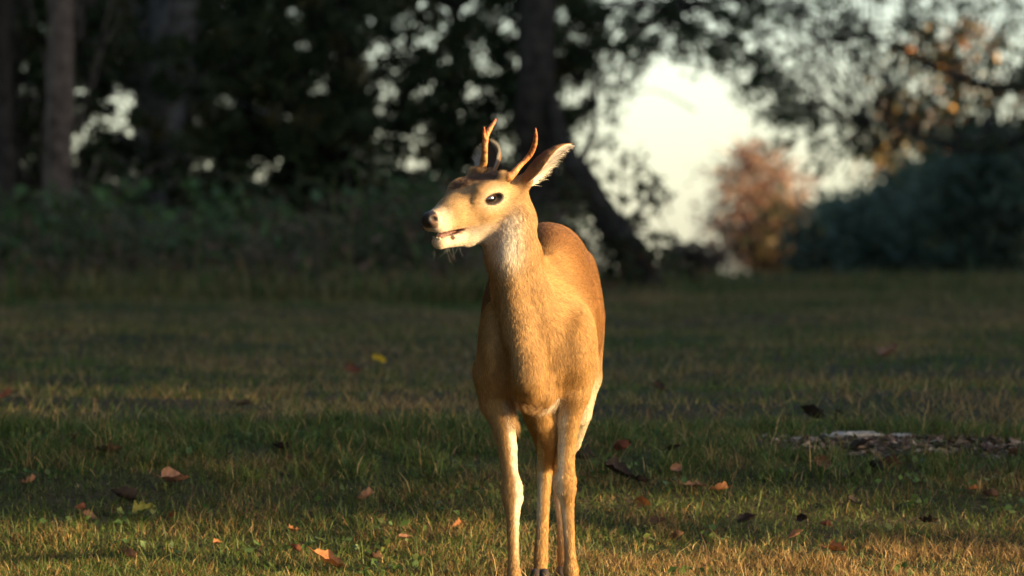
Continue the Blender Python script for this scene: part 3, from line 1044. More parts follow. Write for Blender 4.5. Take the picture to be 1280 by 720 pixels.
for px, py in [(1012, 165), (1030, 185), (1050, 170), (1068, 195), (1085, 180), (1045, 205), (1020, 205), (1075, 160), (1000, 140), (905, 92), (868, 84), (792, 98), (768, 128), (935, 112), (955, 140)]:
    cl.append((at(px + rng.uniform(-6, 6), py + rng.uniform(-6, 6), rng.uniform(46, 52)), .09, 22, .06, GREEN_D + GREEN_M))
for _ in range(150):
    cl.append((np.array([rng.uniform(.3, 8), rng.uniform(29, 40), rng.uniform(4.6, 9)]), rng.uniform(.35, .6), 70, .15, GREEN_D))
bx = np.array([(1345 - 640) * 48 / FPX, 32, 0])
bx[2] = float(terrain(bx[0], bx[1]))
tr = [(bx + [0, 0, -.1], .24), (bx + [0, 0, .3], .19), (bx + [.05, 0, 2], .16), (bx + [-.1, 0, 4.5], .12), (bx + [-.2, 0, 8.5], .04)]
lim = [[(bx + [0, 0, 1.5], .05), (at(1260, 110, 48), .035), (at(1180, 90, 48), .026), (at(1110, 55, 48), .018), (at(1040, 30, 47), .010)],
       [(bx + [0, 0, 2.6], .06), (at(1200, -40, 47), .045), (at(1050, -25, 46), .03), (at(900, 0, 45.5), .018), (at(760, 10, 45), .008)],
       [(bx + [0, 0, 1.2], .04), (at(1230, 190, 49), .02), (at(1130, 165, 49), .012), (at(1050, 150, 49), .006)]]
make_tree('overhanging_tree', 'leafy tree whose boughs hang across the top of the bright sky gap', 'tree', bx, tr, cl, BARK_D, None, lim)

# far side: dark cedars, a golden tree, a red bush, low brush at the end of the field
def bushy(name, label, px, py0, py1, wpx, d, n, leaf, pal, r=.22, bark=BARK_D, cat='tree', group=None, cone_shape=False, dens=50, air=.0):
    b_ = np.array([(px - 640) * d / FPX, d - CAM_D, 0])
    b_[2] = float(terrain(b_[0], b_[1])) - .05
    zt = CAM_H + (345 - py0) * d / FPX
    zb = CAM_H + (345 - py1) * d / FPX
    W = wpx / 2 * d / FPX
    cl_ = []
    for _ in range(n):
        h_ = rng.random()
        pr = (1 - h_) ** .7 if cone_shape else math.sin(math.pi * (.12 + .80 * h_)) ** .6
        a_, q_ = rng.uniform(0, 6.283), math.sqrt(rng.random())
        c_ = np.array([b_[0] + W * pr * q_ * math.cos(a_), b_[1] + min(W, 1.8) * pr * q_ * math.sin(a_), zb + h_ * (zt - zb)])
        cl_.append((c_, r, dens, leaf, pal))
    tr_ = [(b_, .05 + .02 * (zt - b_[2])), (b_ + [.03, 0, (zt - b_[2]) * .4], .04 + .012 * (zt - b_[2])), (b_ + [0, 0, (zt - b_[2]) * .95], .01)]
    lim_ = []
    for _ in range(6):
        h_ = rng.uniform(.15, .7)
        o_ = b_ + [0, 0, (zt - b_[2]) * h_]
        a_ = rng.uniform(0, 6.283)
        e_ = o_ + [W * .7 * math.cos(a_), min(W, 1.8) * .7 * math.sin(a_), .25 * (zt - b_[2])]
        lim_.append([(o_, .035), ((o_ + e_) / 2, .02), (e_, .006)])
    return make_tree(name, label, cat, b_, tr_, cl_, bark, group, lim_)


CEDAR = [(.085, .125, .080), (.095, .125, .075), (.070, .115, .072)]
bushy('cedar_tree', 'dark green cedar at the picture border, the tallest of the dark mass', 1255, 170, 352, 250, 62, 150, .09, CEDAR, .26, group='dark cedars beyond the field', dens=60)
bushy('cedar_tree', 'dark green cedar in the middle of the dark mass beyond the field', 1150, 215, 352, 220, 64, 130, .09, CEDAR, .24, group='dark cedars beyond the field', dens=60)
bushy('cedar_tree', 'low dark cedar nearest the red bush', 1062, 262, 352, 150, 66, 90, .09, CEDAR + [(.07, .06, .025)], .22, group='dark cedars beyond the field', dens=50)
bushy('golden_tree', 'tree with golden orange autumn leaves above the dark cedars', 1190, 30, 230, 230, 70, 70, .09, AUTUMN + GREEN_M, .2, dens=22)
bushy('golden_bush', 'small yellow leaved tree just above the low cedar', 1115, 120, 260, 90, 69, 26, .09, AUTUMN + GREEN_M, .2, dens=22)
bushy('red_bush', 'airy reddish pink bush standing in front of the bright sky gap', 945, 188, 348, 150, 74, 120, .085, RED, .2, dens=22)
bushy('brown_bush', 'low brownish green bush at the end of the field below the red one', 985, 262, 352, 130, 68, 60, .09, [(.10, .07, .035), (.07, .075, .03), (.16, .09, .05)], .18, dens=34, cat='bush')
bushy('low_brush', 'grey brown brush at the foot of the sky gap', 870, 312, 352, 90, 60, 34, .08, [(.12, .09, .06), (.08, .06, .04)], .12, dens=24, cat='bush')

# ------------------------------------------------------------------ shade trees right of the picture: they keep the sun off the field
shade_src = None
SX = 19.0
spots = [(SX + (k % 2) * 2.0, y_, 'row of trees beside the field', 'leafy tree in the row outside the picture on the sunny side of the field') for k, y_ in enumerate(np.arange(-0.82, 43, 2.6))]
spots += [(SX + 6 + (k % 2) * 1.5, y_, 'row of trees beside the field', 'leafy tree in the row outside the picture on the sunny side of the field') for k, y_ in enumerate(np.arange(2.0, 43, 2.7))]
spots += [(x_, -25 - (k % 2) * 2, 'woods on the shaded side', 'unseen leafy tree added behind the viewer to dim the shaded side of the deer') for k, x_ in enumerate(np.arange(-19, -2, 3.0))]  # added behind the viewer to keep skylight off the deer's shaded flank
spots += [(-8.5 - (k % 2) * 1.8, y_, 'woods on the shaded side', 'unseen leafy tree added behind the viewer to dim the shaded side of the deer') for k, y_ in enumerate(np.arange(-20, 24, 2.5))]  # woods carried on out of view, added to keep the deer's flank dark
for k, (x_, y_, grp, lab) in enumerate(spots):
    if k:
        x_, y_ = x_ + rng.uniform(-.4, .4), y_ + rng.uniform(-.3, .3)
    z_ = float(terrain(x_, y_))
    if shade_src is None:
        base = np.array([x_, y_, z_])
        cl = []
        for _ in range(230):
            h_ = rng.random()
            pr = math.sin(math.pi * (.22 + .66 * h_)) ** .5
            a_, q_ = rng.uniform(0, 6.283), math.sqrt(rng.random())
            cl.append((base + [2.5 * pr * q_ * math.cos(a_), 2.2 * pr * q_ * math.sin(a_), .9 + 11.5 * h_], .42, 66, .27, GREEN_M))
        tr = [(base + [0, 0, -.1], .3), (base + [0, 0, 2], .2), (base + [.1, 0, 6], .14), (base + [0, 0, 11], .03)]
        shade_src = make_tree('shade_tree', lab, 'tree', base, tr, cl, BARK_B, grp)
    else:
        r_ = shade_src.copy()
        col.objects.link(r_)
        r_.location = (float(x_), float(y_), z_)
        r_.rotation_euler = (0, 0, random.choice((0, math.pi)) + random.uniform(-.3, .3))
        r_['label'], r_['group'] = lab, grp
        for ch in shade_src.children:
            c_ = ch.copy()
            col.objects.link(c_)
            c_.parent = r_
# unseen slim tree added at the row's end: leaves placed to dapple near grass
pb = np.array([SX, -3.3, 0.0])
make_tree('slim_tree', 'unseen slim tree added at the near end of the row, loose leaved to dapple the grass', 'tree', pb,
          [(pb + [0, 0, -.1], .09), (pb + [0, 0, 3], .07), (pb + [.05, 0, 5], .05), (pb + [0, 0, 8], .02)],
          [(pb + [rng.uniform(-.5, .5), rng.normal() * .09, z_], .13, 26, .12, GREEN_M) for z_ in np.arange(3.8, 4.5, .10)] +
          [(pb + [rng.uniform(-.6, .6), rng.uniform(-.35, .45), z_], .17, 30, .13, GREEN_M) for z_ in np.repeat(np.arange(4.55, 6.0, .12), 4)], BARK_B)


# ------------------------------------------------------------------ grass
def blades(x, y, h, w, lean, tint_root, tint_tip, seg=True):
    n = len(x)
    z = terrain(x, y) - .004
    B = np.stack([x, y, z], 1)
    az = rng.uniform(0, 2 * np.pi, n)
    ld = np.stack([np.cos(az), np.sin(az), np.zeros(n)], 1)
    wa = rng.uniform(0, 2 * np.pi, n)
    wv = np.stack([np.cos(wa), np.sin(wa), np.zeros(n)], 1) * (w / 2)[:, None]
    up = np.array([0, 0, 1.0])
    pt = lambda t_: B + up * (h * (t_ - .35 * lean * t_ * t_))[:, None] + ld * (h * lean * t_ ** 1.7)[:, None]
    if seg:
        V = np.stack([B - wv, B + wv, pt(.5) - wv * .8, pt(.5) + wv * .8, pt(1.0)], 1).reshape(-1, 3)
        k = np.arange(n)[:, None] * 5
        F = np.concatenate([k + [0, 1, 3], k + [0, 3, 2], k + [2, 3, 4]])
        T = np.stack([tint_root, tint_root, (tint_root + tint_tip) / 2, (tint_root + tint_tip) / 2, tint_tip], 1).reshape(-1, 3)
    else:
        V = np.stack([B - wv, B + wv, pt(1.0)], 1).reshape(-1, 3)
        F = np.arange(n)[:, None] * 3 + [0, 1, 2]
        T = np.stack([tint_root, tint_root, tint_tip], 1).reshape(-1, 3)
    return V, F, T


def grass_cols(x, y, dry):
    n = len(x)
    green = np.array([[.080, .130, .026], [.100, .150, .032], [.065, .110, .028], [.125, .155, .034]])
    straw = np.array([[.36, .24, .085], [.27, .17, .06], [.42, .30, .12], [.19, .115, .055]])
    isdry = rng.random(n) < dry
    c = np.where(isdry[:, None], straw[rng.integers(0, 4, n)], green[rng.integers(0, 4, n)])
    c = c * (1 + .2 * rng.normal(size=(n, 1))).clip(.5, 1.6)
    return c, isdry


def in_patch(x, y):
    """Bare stony strip on the crest."""
    return ((x - 1.06) / .40) ** 2 + ((y - 2.80 + .3 * (x - 1)) / .20) ** 2 < 1


g = Geo()
# foreground bank, in focus
n = 340000
y = rng.uniform(-1.2, 3.5, n)
x = rng.uniform(-1, 1, n) * (1.75 + .05 * y)
pat = vnoise(x, y, .22) * .6 + vnoise(x, y, .07, 1) * .4
dry = np.clip(.50 - .22 * np.clip((y - .9) / 1.6, -.5, 1.2) + (pat - .5) * 1.3, .05, .92)
keep = ~(in_patch(x, y) & (rng.random(n) < .96)) & (rng.random(n) < .08 + 1.35 * pat)
x, y, pat, dry = x[keep], y[keep], pat[keep], dry[keep]
dry = np.clip(dry + .35 * np.clip((x + .1) / .6, 0, 1) * np.clip((1.55 - y) / .3, 0, 1) - .12 * np.clip(-x / .5, 0, 1), .03, .95)  # straw blades, thickened at lower right to paint in golden sun, fewer at left
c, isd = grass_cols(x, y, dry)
h = rng.gamma(5, .0053, len(x)) * (.55 + 1.0 * pat) * np.where(isd, .8, 1.0)
tall = rng.random(len(x)) < .02
h[tall] *= 1.9
w = rng.uniform(.0012, .0036, len(x))
lean = rng.uniform(.15, 1.3, len(x))
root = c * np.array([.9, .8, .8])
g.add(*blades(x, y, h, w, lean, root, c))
# low broad leaved weeds
for _ in range(70):
    wy = rng.uniform(.9, 3.0)
    wx = rng.uniform(-1.6, 1.6)
    k = int(rng.integers(6, 14))
    pts = np.stack([wx + .035 * rng.normal(size=k), wy + .035 * rng.normal(size=k), np.zeros(k)], 1)
    pts[:, 2] = terrain(pts[:, 0], pts[:, 1]) + rng.uniform(.006, .03, k)
    leaf_cloud(g, pts, rng.uniform(.012, .028, k), pick([(.085, .15, .035), (.07, .12, .035), (.12, .15, .04)], k), flat=.5, aspect=.8)
# tufts along the crest
n = 16000
tc_ = np.stack([rng.uniform(-1.9, 1.9, 170), rng.uniform(2.2, 3.3, 170)], 1)
ti_ = rng.integers(0, 170, n)
x = tc_[ti_, 0] + .03 * rng.normal(size=n)
y = tc_[ti_, 1] + .03 * rng.normal(size=n)
kp = ~in_patch(x, y)
x, y = x[kp], y[kp]
c, isd = grass_cols(x, y, np.full(len(x), .18))
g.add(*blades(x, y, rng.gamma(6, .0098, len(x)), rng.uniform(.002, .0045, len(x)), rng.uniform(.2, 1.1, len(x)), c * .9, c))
# mown field behind
n = 330000
d_ = np.sqrt(rng.uniform(19.4 ** 2, 46 ** 2, n))
x = rng.uniform(-1, 1, n) * (1.0 + d_ * .082)
y = d_ - CAM_D
pat = vnoise(x, y * .6, .8) * .5 + vnoise(x, y * .6, .25, 1) * .5
dry = np.clip(.45 + (pat - .5) * 1.8, .05, .9)
c, isd = grass_cols(x, y, dry)
h = rng.gamma(5, .0065, n) * (1 + .5 * (d_ > 35)) * (.7 + .7 * pat)
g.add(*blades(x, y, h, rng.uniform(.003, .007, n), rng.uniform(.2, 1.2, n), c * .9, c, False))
# sparser grass around the part in view
n = 150000
x, y = rng.uniform(-9, 9, n), rng.uniform(-14, 30, n)
d_ = y + CAM_D
kp = (np.abs(x) > np.where(y < 3.5, np.where(y > -1.2, 1.7 + .05 * y, 0), .95 + d_ * .082)) & (rng.random(n) < np.where(np.abs(x) < 5, 1, .5))
x, y = x[kp], y[kp]
c, isd = grass_cols(x, y, np.clip(.42 + (vnoise(x, y, .6) - .5) * 1.6, .05, .9))
g.add(*blades(x, y, rng.gamma(5, .009, len(x)), rng.uniform(.004, .011, len(x)), rng.uniform(.2, 1.3, len(x)), c * .9, c, False))
n = 16000
d_ = rng.uniform(44, 53, n)
x = rng.uniform(.2, 5.2, n)
y = d_ - CAM_D
kp = vnoise(x, y, .5, 2) > .38
x, y = x[kp], y[kp]
c, isd = grass_cols(x, y, np.full(len(x), .4))
g.add(*blades(x, y, rng.gamma(3, .022, len(x)), rng.uniform(.006, .012, len(x)), rng.uniform(.1, .9, len(x)), c * .9, c, False))
n = 26000
d_ = 36.3 + 4.5 * rng.random(n) ** 1.5
px = rng.uniform(-300, 720, n) + 60 * (rng.random(n) - .5)
x, y = (px - 640) * d_ / FPX, d_ - CAM_D
kp = vnoise(x, y, .35, 2) > .42
x, y = x[kp], y[kp]
c, isd = grass_cols(x, y, np.full(len(x), .4))
g.add(*blades(x, y, rng.gamma(4, .035, len(x)), rng.uniform(.005, .011, len(x)), rng.uniform(.1, .9, len(x)), c * .9, c))
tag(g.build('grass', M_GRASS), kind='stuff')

# bare stony strip on the crest: stones of their own, embedded in grit
patch_c, patch_d = ground_at(1075, 545, 17, 22)
g = Geo()
for k in range(420):
    a_, q_ = rng.uniform(0, 6.283), math.sqrt(rng.random())
    sx, sy = patch_c[0] + .32 * q_ * math.cos(a_), patch_c[1] + .13 * q_ * math.sin(a_)
    r_ = rng.uniform(.004, .013)
    D = unit(rng.normal(size=(9, 3)))
    from mathutils.geometry import convex_hull_2d
    th = np.arange(6) * 1.047
    ring = np.stack([np.cos(th), np.sin(th), np.zeros(6)], 1) * (r_ * rng.uniform(.7, 1.2, (6, 1)))
    V_ = np.concatenate([ring + [sx, sy, terrain(sx, sy) - .002], [[sx, sy, terrain(sx, sy) + r_ * .8]]])
    g.add(V_, [[i_, (i_ + 1) % 6, 6] for i_ in range(6)], np.array([.24, .19, .15]) * rng.uniform(.4, 1.15))
for k in range(900):
    a_, q_ = rng.uniform(0, 6.283), math.sqrt(rng.random())
    sx, sy = 1.12 + .42 * q_ * math.cos(a_), 2.80 - .035 + .21 * q_ * math.sin(a_)
    leaf_cloud(g, np.array([[sx, sy, float(terrain(sx, sy)) + rng.uniform(.002, .016)]]), np.array([rng.uniform(.012, .05)]), pick([(.15, .10, .065), (.09, .06, .045), (.24, .17, .12)], 1), flat=.7)
tag(g.build('gravel', M_STONE, smooth=False), kind='stuff')


def rock(name, c, rx, ry, rz, tint, seed):
    rs = np.random.default_rng(seed)
    n = 14
    th = np.linspace(0, np.pi, n)
    ph = np.arange(2 * n) * np.pi / n
    D = np.stack([np.sin(th)[:, None] * np.cos(ph), np.sin(th)[:, None] * np.sin(ph), np.cos(th)[:, None] * np.ones(2 * n)], -1).reshape(-1, 3)
    rr = np.ones(len(D))
    for _ in range(9):
        pn_ = unit(rs.normal(size=3))
        rr = np.minimum(rr, rs.uniform(.62, .95) / np.maximum(D @ pn_, .05))
    rr *= 1 + .10 * rs.normal(size=len(D))
    rr = rr.reshape(n, 2 * n)
    rr[0], rr[-1] = rr[0].mean(), rr[-1].mean()
    V_ = c + D * rr.reshape(-1, 1) * [rx, ry, rz]
    i_ = np.arange(n - 1)[:, None] * 2 * n
    j_ = np.arange(2 * n)[None]
    q = np.stack([i_ + j_, i_ + 2 * n + j_, i_ + 2 * n + (j_ + 1) % (2 * n), i_ + (j_ + 1) % (2 * n)], -1).reshape(-1, 4)
    return mesh_arrays(name, V_, q, np.tile(tint, (len(V_), 1)), M_STONE)


rocks = [(1068, 541, 84, 16, 'flat pale stone, the largest, on the crest of the bank'), (1126, 543, 60, 13, 'second largest pale stone, level with the largest flat stone'), (1158, 549, 30, 10, 'pale stone at the far end of the largest flat stone'),
         (1020, 548, 40, 9, 'small grey stone in front of the near end of the largest flat stone'), (1062, 549, 18, 6, 'narrow dark grey stone tucked under the largest flat stone'),
         (1092, 549, 16, 6, 'grey chip of stone below the middle of the largest flat stone'), (1180, 552, 22, 6, 'low brownish stone in the grass beyond the pale stones'),
         (1240, 570, 26, 6, 'flat pale stone beside a brown leaf near the picture border'), (985, 541, 16, 4, 'pale flat pebble on the crest away from the other stones')]
for k, (px, py, wpx, hpx, lab) in enumerate(rocks):
    p_, d_ = ground_at(px, py + hpx * .5, 16.5, 22)
    s_ = d_ / FPX
    tag(rock('stone', p_ + [0, 0, hpx * s_ * .15], wpx * s_ * .5, wpx * s_ * .30, hpx * s_ * .45, np.array([.38, .31, .24]) * (1.1 if 'pale' in lab else .6), 20 + k), lab, 'stone', 'stones on the crest of the bank')

for k in range(26):
    px, py = rng.uniform(960, 1165), rng.uniform(533, 553)
    p_, d_ = ground_at(px, py, 16.5, 22)
    s_ = d_ / FPX
    w_ = rng.uniform(8, 22)
    ob = rock('stone', p_ + [0, 0, .001], w_ * s_ * .5, w_ * s_ * .4, w_ * s_ * .16, np.array([.36, .29, .22]) * rng.uniform(.6, 1.25), 60 + k)
    tag(ob, 'small broken chip of stone in the rubble around the largest flat stone', 'stone', 'stone chips on the crest of the bank')

# ------------------------------------------------------------------ fallen leaves
def leaf_mesh(kind, seed):
    """Curled oval or lobed leaf, unit length, with a stalk."""
    rs = np.random.default_rng(seed)
    nu, nv = 11, 5
    u = np.linspace(0, 1, nu)
    wprof = np.sin(np.pi * u ** .8) * .30 * (1 + .10 * rs.normal(size=nu))
    if kind == 'lobed':
        wprof = wprof * (1 + .35 * np.cos(u * np.pi * 7))
    v = np.linspace(-1, 1, nv)
    curl, twist, arch = rs.uniform(.4, 1.3), rs.uniform(-1.2, 1.2), rs.uniform(-.5, .9)
    V_ = []
    for i_, uu in enumerate(u):
        for vv in v:
            y_ = wprof[i_] * vv
            z_ = curl * abs(vv) ** 1.5 * wprof[i_] * 1.3 + arch * (uu - .5) ** 2 + twist * y_ * uu + .02 * rs.normal()
            V_.append((uu - .5, y_, z_))
    i_ = (np.arange(nu - 1)[:, None] * nv + np.arange(nv - 1)[None]).ravel()
    q = np.stack([i_, i_ + nv, i_ + nv + 1, i_ + 1], -1)
    F = np.concatenate([q[:, [0, 1, 2]], q[:, [0, 2, 3]]])
    g_ = Geo()
    g_.add(V_, F, (1, 1, 1))
    tube(g_, [(-.5, 0, arch * .25), (-.6, .01, arch * .3 + .02), (-.72, .03, arch * .3)], [.012, .010, .008], 5, (.8, .7, .6))
    return np.concatenate(g_.V), np.concatenate(g_.F), np.concatenate(g_.T)


LEAF_SHAPES = [leaf_mesh('oval', 1), leaf_mesh('oval', 2), leaf_mesh('lobed', 3), leaf_mesh('oval', 4), leaf_mesh('lobed', 5)]
TANL, BRN, RDB, ORG, BLK, YEL = (.26, .13, .075), (.12, .065, .038), (.17, .06, .035), (.27, .11, .042), (.028, .018, .014), (.20, .19, .04)
# px, py, length px, colour, tilt, label
LV = [(217, 604, 40, TANL, .5, 'largest tan fallen leaf, curled, in the grass on the side the deer looks to'),
      (412, 711, 48, ORG, .3, 'big orange brown leaf at the bottom border near the forelegs of the deer'),
      (179, 645, 30, YEL, .9, 'yellow green leaf standing on edge, the only yellow one in the grass'),
      (155, 627, 34, BLK, .9, 'dark brown drooping leaf just above the yellow green leaf'),
      (37, 607, 22, TANL, .4, 'faint tan leaf close to the picture border level with the largest tan leaf'),
      (100, 641, 18, RDB, .6, 'small red leaf beside the reddish brown curled one'),
      (111, 651, 22, BRN, .7, 'reddish brown curled leaf just below the small red leaf'),
      (216, 651, 16, ORG, .5, 'small orange leaf below the largest tan leaf'),
      (458, 627, 24, TANL, .5, 'light brown curled leaf between the largest tan leaf and the deer'),
      (366, 668, 18, ORG, .4, 'small orange leaf in the brighter grass well left of the forelegs'),
      (367, 694, 18, RDB, .5, 'dark red leaf just above the bottom border near the big orange brown one'),
      (506, 676, 20, TANL, .4, 'small tan leaf in the sunny strip left of the forelegs'),
      (572, 662, 16, ORG, .4, 'tiny orange leaf right beside the foreleg that steps forward'),
      (350, 564, 22, BLK, .4, 'small black leaf on the crest between the flower and the largest tan leaf'),
      (136, 568, 34, BRN, .2, 'flat dark brown leaf on the crest above the largest tan leaf'),
      (159, 700, 24, TANL, .3, 'dull brown leaf in the bottom corner of the picture'),
      (92, 551, 24, BRN, .3, 'blurred dark leaf just beyond the crest near the picture border'),
      (440, 467, 22, RDB, 1.0, 'blurred reddish leaf standing beside the yellow flower'),
      (272, 684, 14, ORG, .5, 'tiny orange leaf between the dull brown leaf and the dark red leaf'),
      (467, 702, 22, BRN, .5, 'dark brown leaf at the bottom border next to the big orange brown leaf'),
      (777, 566, 28, RDB, .4, 'reddish leaf behind the deer on the crest beside its foreleg'),
      (841, 566, 24, BLK, .3, 'flat black leaf on the crest next to the reddish leaf'),
      (727, 576, 32, BLK, .8, 'black leaf touching the outline of the foreleg nearest the sun'),
      (772, 597, 38, BLK, .5, 'large black curled leaf in the shadowed grass below the reddish leaf'),
      (798, 606, 24, BLK, .4, 'narrow black leaf beside the large black curled leaf'),
      (845, 592, 18, TANL, 1.2, 'small tan leaf standing upright above the pair of tan leaves'),
      (859, 611, 20, TANL, .5, 'tan leaf, the rounder of the touching pair in the shade'),
      (873, 613, 18, BRN, .4, 'dull brown leaf, the darker of the touching pair in the shade'),
      (900, 617, 22, ORG, .6, 'bright orange tan curled leaf at the edge of the sunny strip'),
      (970, 591, 14, TANL, .5, 'tiny tan leaf in dark grass between the deer and the upright dark leaf'),
      (1026, 586, 28, BRN, 1.3, 'dark brown leaf standing upright like a shark fin below the stones'),
      (1075, 563, 32, BLK, .3, 'long black leaf lying right below the largest flat stone'),
      (1112, 585, 28, RDB, .6, 'brownish red leaf with a black leaf on its near side'),
      (1091, 590, 24, BLK, .7, 'black leaf leaning on the brownish red leaf'),
      (1062, 603, 16, BLK, .5, 'small black leaf between the upright dark leaf and the brownish red one'),
      (1005, 655, 16, BLK, 1.2, 'tiny black leaf standing upright in the lit grass'),
      (995, 676, 24, TANL, .4, 'tan oval leaf below the tiny upright black leaf'),
      (1045, 692, 28, ORG, .4, 'orange brown leaf near the bottom border under the stones'),
      (935, 656, 24, BLK, .5, 'dark crumpled leaf in the sunny strip nearest the deer'),
      (1160, 657, 26, BLK, .3, 'black flat leaf in the dark band near the sunny corner'),
      (1237, 624, 22, BRN, .5, 'brown leaf close to the picture border in the sunny strip'),
      (1217, 616, 14, ORG, .7, 'tiny glowing orange leaf in the sunny strip near the picture border'),
      (1032, 662, 16, RDB, .6, 'small reddish leaf between the tiny upright black leaf and the orange brown one'),
      (824, 491, 20, BLK, .7, 'lone black leaf far out in the blurred field beside the deer'),
      (1112, 445, 34, TANL, .4, 'blurred pale tan leaf far out in the field above the stones'),
      (1012, 524, 36, BLK, .15, 'long blurred black leaf lying flat just beyond the crest'),
      (1268, 573, 28, BRN, .5, 'brown leaf cut by the picture border beside the flat pale stone'),
      (822, 661, 22, BRN, .6, 'dark brown leaf in the dark band beside the foreleg nearest the sun'),
      (846, 678, 20, BRN, .5, 'brown leaf in the dark band a little below its darker neighbour'),
      (1067, 633, 20, BLK, .5, 'black leaf in the middle of the sunny strip below the stones'),
      (806, 636, 24, ORG, 1.3, 'rusty orange leaf on edge beside the foreleg nearest the sun'),
      (305, 509, 24, BRN, .3, 'blurred brown leaf in the field left of the yellow flower'),
      (8, 500, 22, RDB, .3, 'blurred red leaf in the field at the picture border')]
for k, (px, py, L, colr, tilt, lab) in enumerate(LV):
    p_, d_ = ground_at(px, py + L * .12, 15.5, 40)
    Vl, Fl, Tl = LEAF_SHAPES[k % 5]
    s_ = L * d_ / FPX * 1.12
    az = random.uniform(-.8, .8) + (math.pi if random.random() < .5 else 0)
    ca, sa = math.cos(az), math.sin(az)
    ct, st_ = math.cos(tilt), math.sin(tilt)
    V_ = Vl * s_
    V_ = np.stack([V_[:, 0], V_[:, 1] * ct - V_[:, 2] * st_, V_[:, 1] * st_ + V_[:, 2] * ct], 1)
    V_ = np.stack([V_[:, 0] * ca - V_[:, 1] * sa, V_[:, 0] * sa + V_[:, 1] * ca, V_[:, 2]], 1)
    pit = random.uniform(-.55, .55)
    cp, sp = math.cos(pit), math.sin(pit)
    V_ = np.stack([V_[:, 0] * cp - V_[:, 2] * sp, V_[:, 1], V_[:, 0] * sp + V_[:, 2] * cp], 1)
    lift_ = .012 - V_[:, 2].min() * .6
    ob = mesh_arrays('fallen_leaf', V_, Fl, Tl * np.asarray(colr), M_DRYLEAF)
    ob.location = (p_[0], p_[1], p_[2] + lift_)
    tag(ob, lab, 'leaf', 'fallen leaves in the grass')

# dry twig standing beyond the stones
p_, d_ = ground_at(1045, 531, 18, 24)
g = Geo()
s_ = d_ / FPX
tube(g, [p_ + [0, 0, -.01], p_ + [.2 * s_, 0, 10 * s_], p_ + [1 * s_, 0, 20 * s_]], [2.4 * s_, 2.0 * s_, 1.4 * s_], 7, (.03, .022, .018))
tube(g, [p_ + [.6 * s_, 0, 16 * s_], p_ + [5 * s_, 0, 17 * s_], p_ + [9 * s_, 0, 14 * s_]], [1.8 * s_, 2.2 * s_, .8 * s_], 7, (.03, .022, .018))
tag(g.build('dry_twig', M_BARK), 'short dark twig poking up just beyond the pale stones', 'twig')

# yellow flower
p_, d_ = ground_at(474, 468, 20, 40)
s_ = d_ / FPX
fl = empty('wild_flower', p_, 'small yellow wild flower on a thin stem in the blurred field', 'flower')
g = Geo()
tube(g, spline([[0, 0, 0], [-2 * s_, 0, 10 * s_], [-5 * s_, 0, 20 * s_]], 8), 1.0 * s_, 6, (.10, .12, .03))
tube(g, spline([[-2 * s_, 0, 10 * s_], [2 * s_, 0, 15 * s_], [4 * s_, 0, 18 * s_]], 6), .8 * s_, 6, (.10, .12, .03))
g.build('stem', M_GRASS).parent = fl
for cx, cz in ((-5, 22), (1, 21), (5, 18)):
    for k in range(8):
        a_ = k * .785 + .3
        g = Geo()
        c_ = np.array([cx * s_, -.001 * k, cz * s_])
        e_ = c_ + 4.2 * s_ * np.array([math.cos(a_), -.35, math.sin(a_)])
        q_ = 1.5 * s_ * np.array([-math.sin(a_), 0, math.cos(a_)])
        m2 = (c_ + e_ * 1.3) / 2.3
        g.add([c_, m2 + q_, e_, m2 - q_ + [0, -.0008, 0]], [[0, 1, 2], [0, 2, 3]], (.75, .50, .03))
        g.build('petal', M_LEAF).parent = fl

# ------------------------------------------------------------------ undergrowth and litter along the wood edge
g = Geo()
n = 2600
x = rng.uniform(-5.5, .9, n)
y = rng.uniform(21.5, 30, n)
sz = rng.uniform(.04, .09, n)
leaf_cloud(g, np.stack([x, y, terrain(x, y) + rng.uniform(.01, .05, n)], 1), sz, pick([(.16, .085, .05), (.21, .11, .065), (.10, .06, .04), (.26, .13, .08)], n), flat=.6)
tag(g.build('leaf_litter', M_DRYLEAF), kind='stuff')
g = Geo()
for _ in range(1900):
    px, py = rng.uniform(-160, 700), rng.uniform(205, 372)
    top = 215 + 105 * float(vnoise(px / 100, .5, .55, 2))
    if py < top or rng.random() > .35 + .65 * (py - 205) / 150:
        continue
    d_ = rng.uniform(39, 46) if py < 345 else rng.uniform(38.5, 41)
    c_ = at(px, py, d_)
    gz = float(terrain(c_[0], c_[1]))
    if c_[2] < gz:
        c_[2] = gz + .05
    n = int(rng.uniform(16, 40))
    pal = GREEN_D + [(.17, .12, .07), (.20, .115, .075), (.15, .14, .06)] if rng.random() < .8 else [(.10, .16, .05), (.08, .13, .045)]
    pts = c_ + rng.normal(size=(n, 3)) * [.10, .12, .07]
    leaf_cloud(g, pts, rng.uniform(.03, .08, n), pick(pal, n))
    for _k in range(2):
        f0 = np.array([c_[0] + .15 * rng.normal(), c_[1] + .1 * rng.normal(), gz - .02])
        tube(g, spline([f0, (f0 + c_) / 2 + .05 * rng.normal(size=3), c_ + .06 * rng.normal(size=3)], 5), np.linspace(.006, .002, 5), 4, (.06, .045, .03), 0, False)
n = 5200
px, d_ = rng.uniform(-200, 660, n), rng.uniform(38, 42, n)
x, y = (px - 640) * d_ / FPX, d_ - CAM_D
hgt = rng.gamma(2.2, .05, n) * (.4 + 1.2 * vnoise(x, y, .5, 3))
leaf_cloud(g, np.stack([x, y, terrain(x, y) + hgt], 1), rng.uniform(.04, .10, n), pick([(.21, .115, .075), (.16, .085, .06), (.12, .075, .05), (.26, .14, .09)], n), flat=.3)
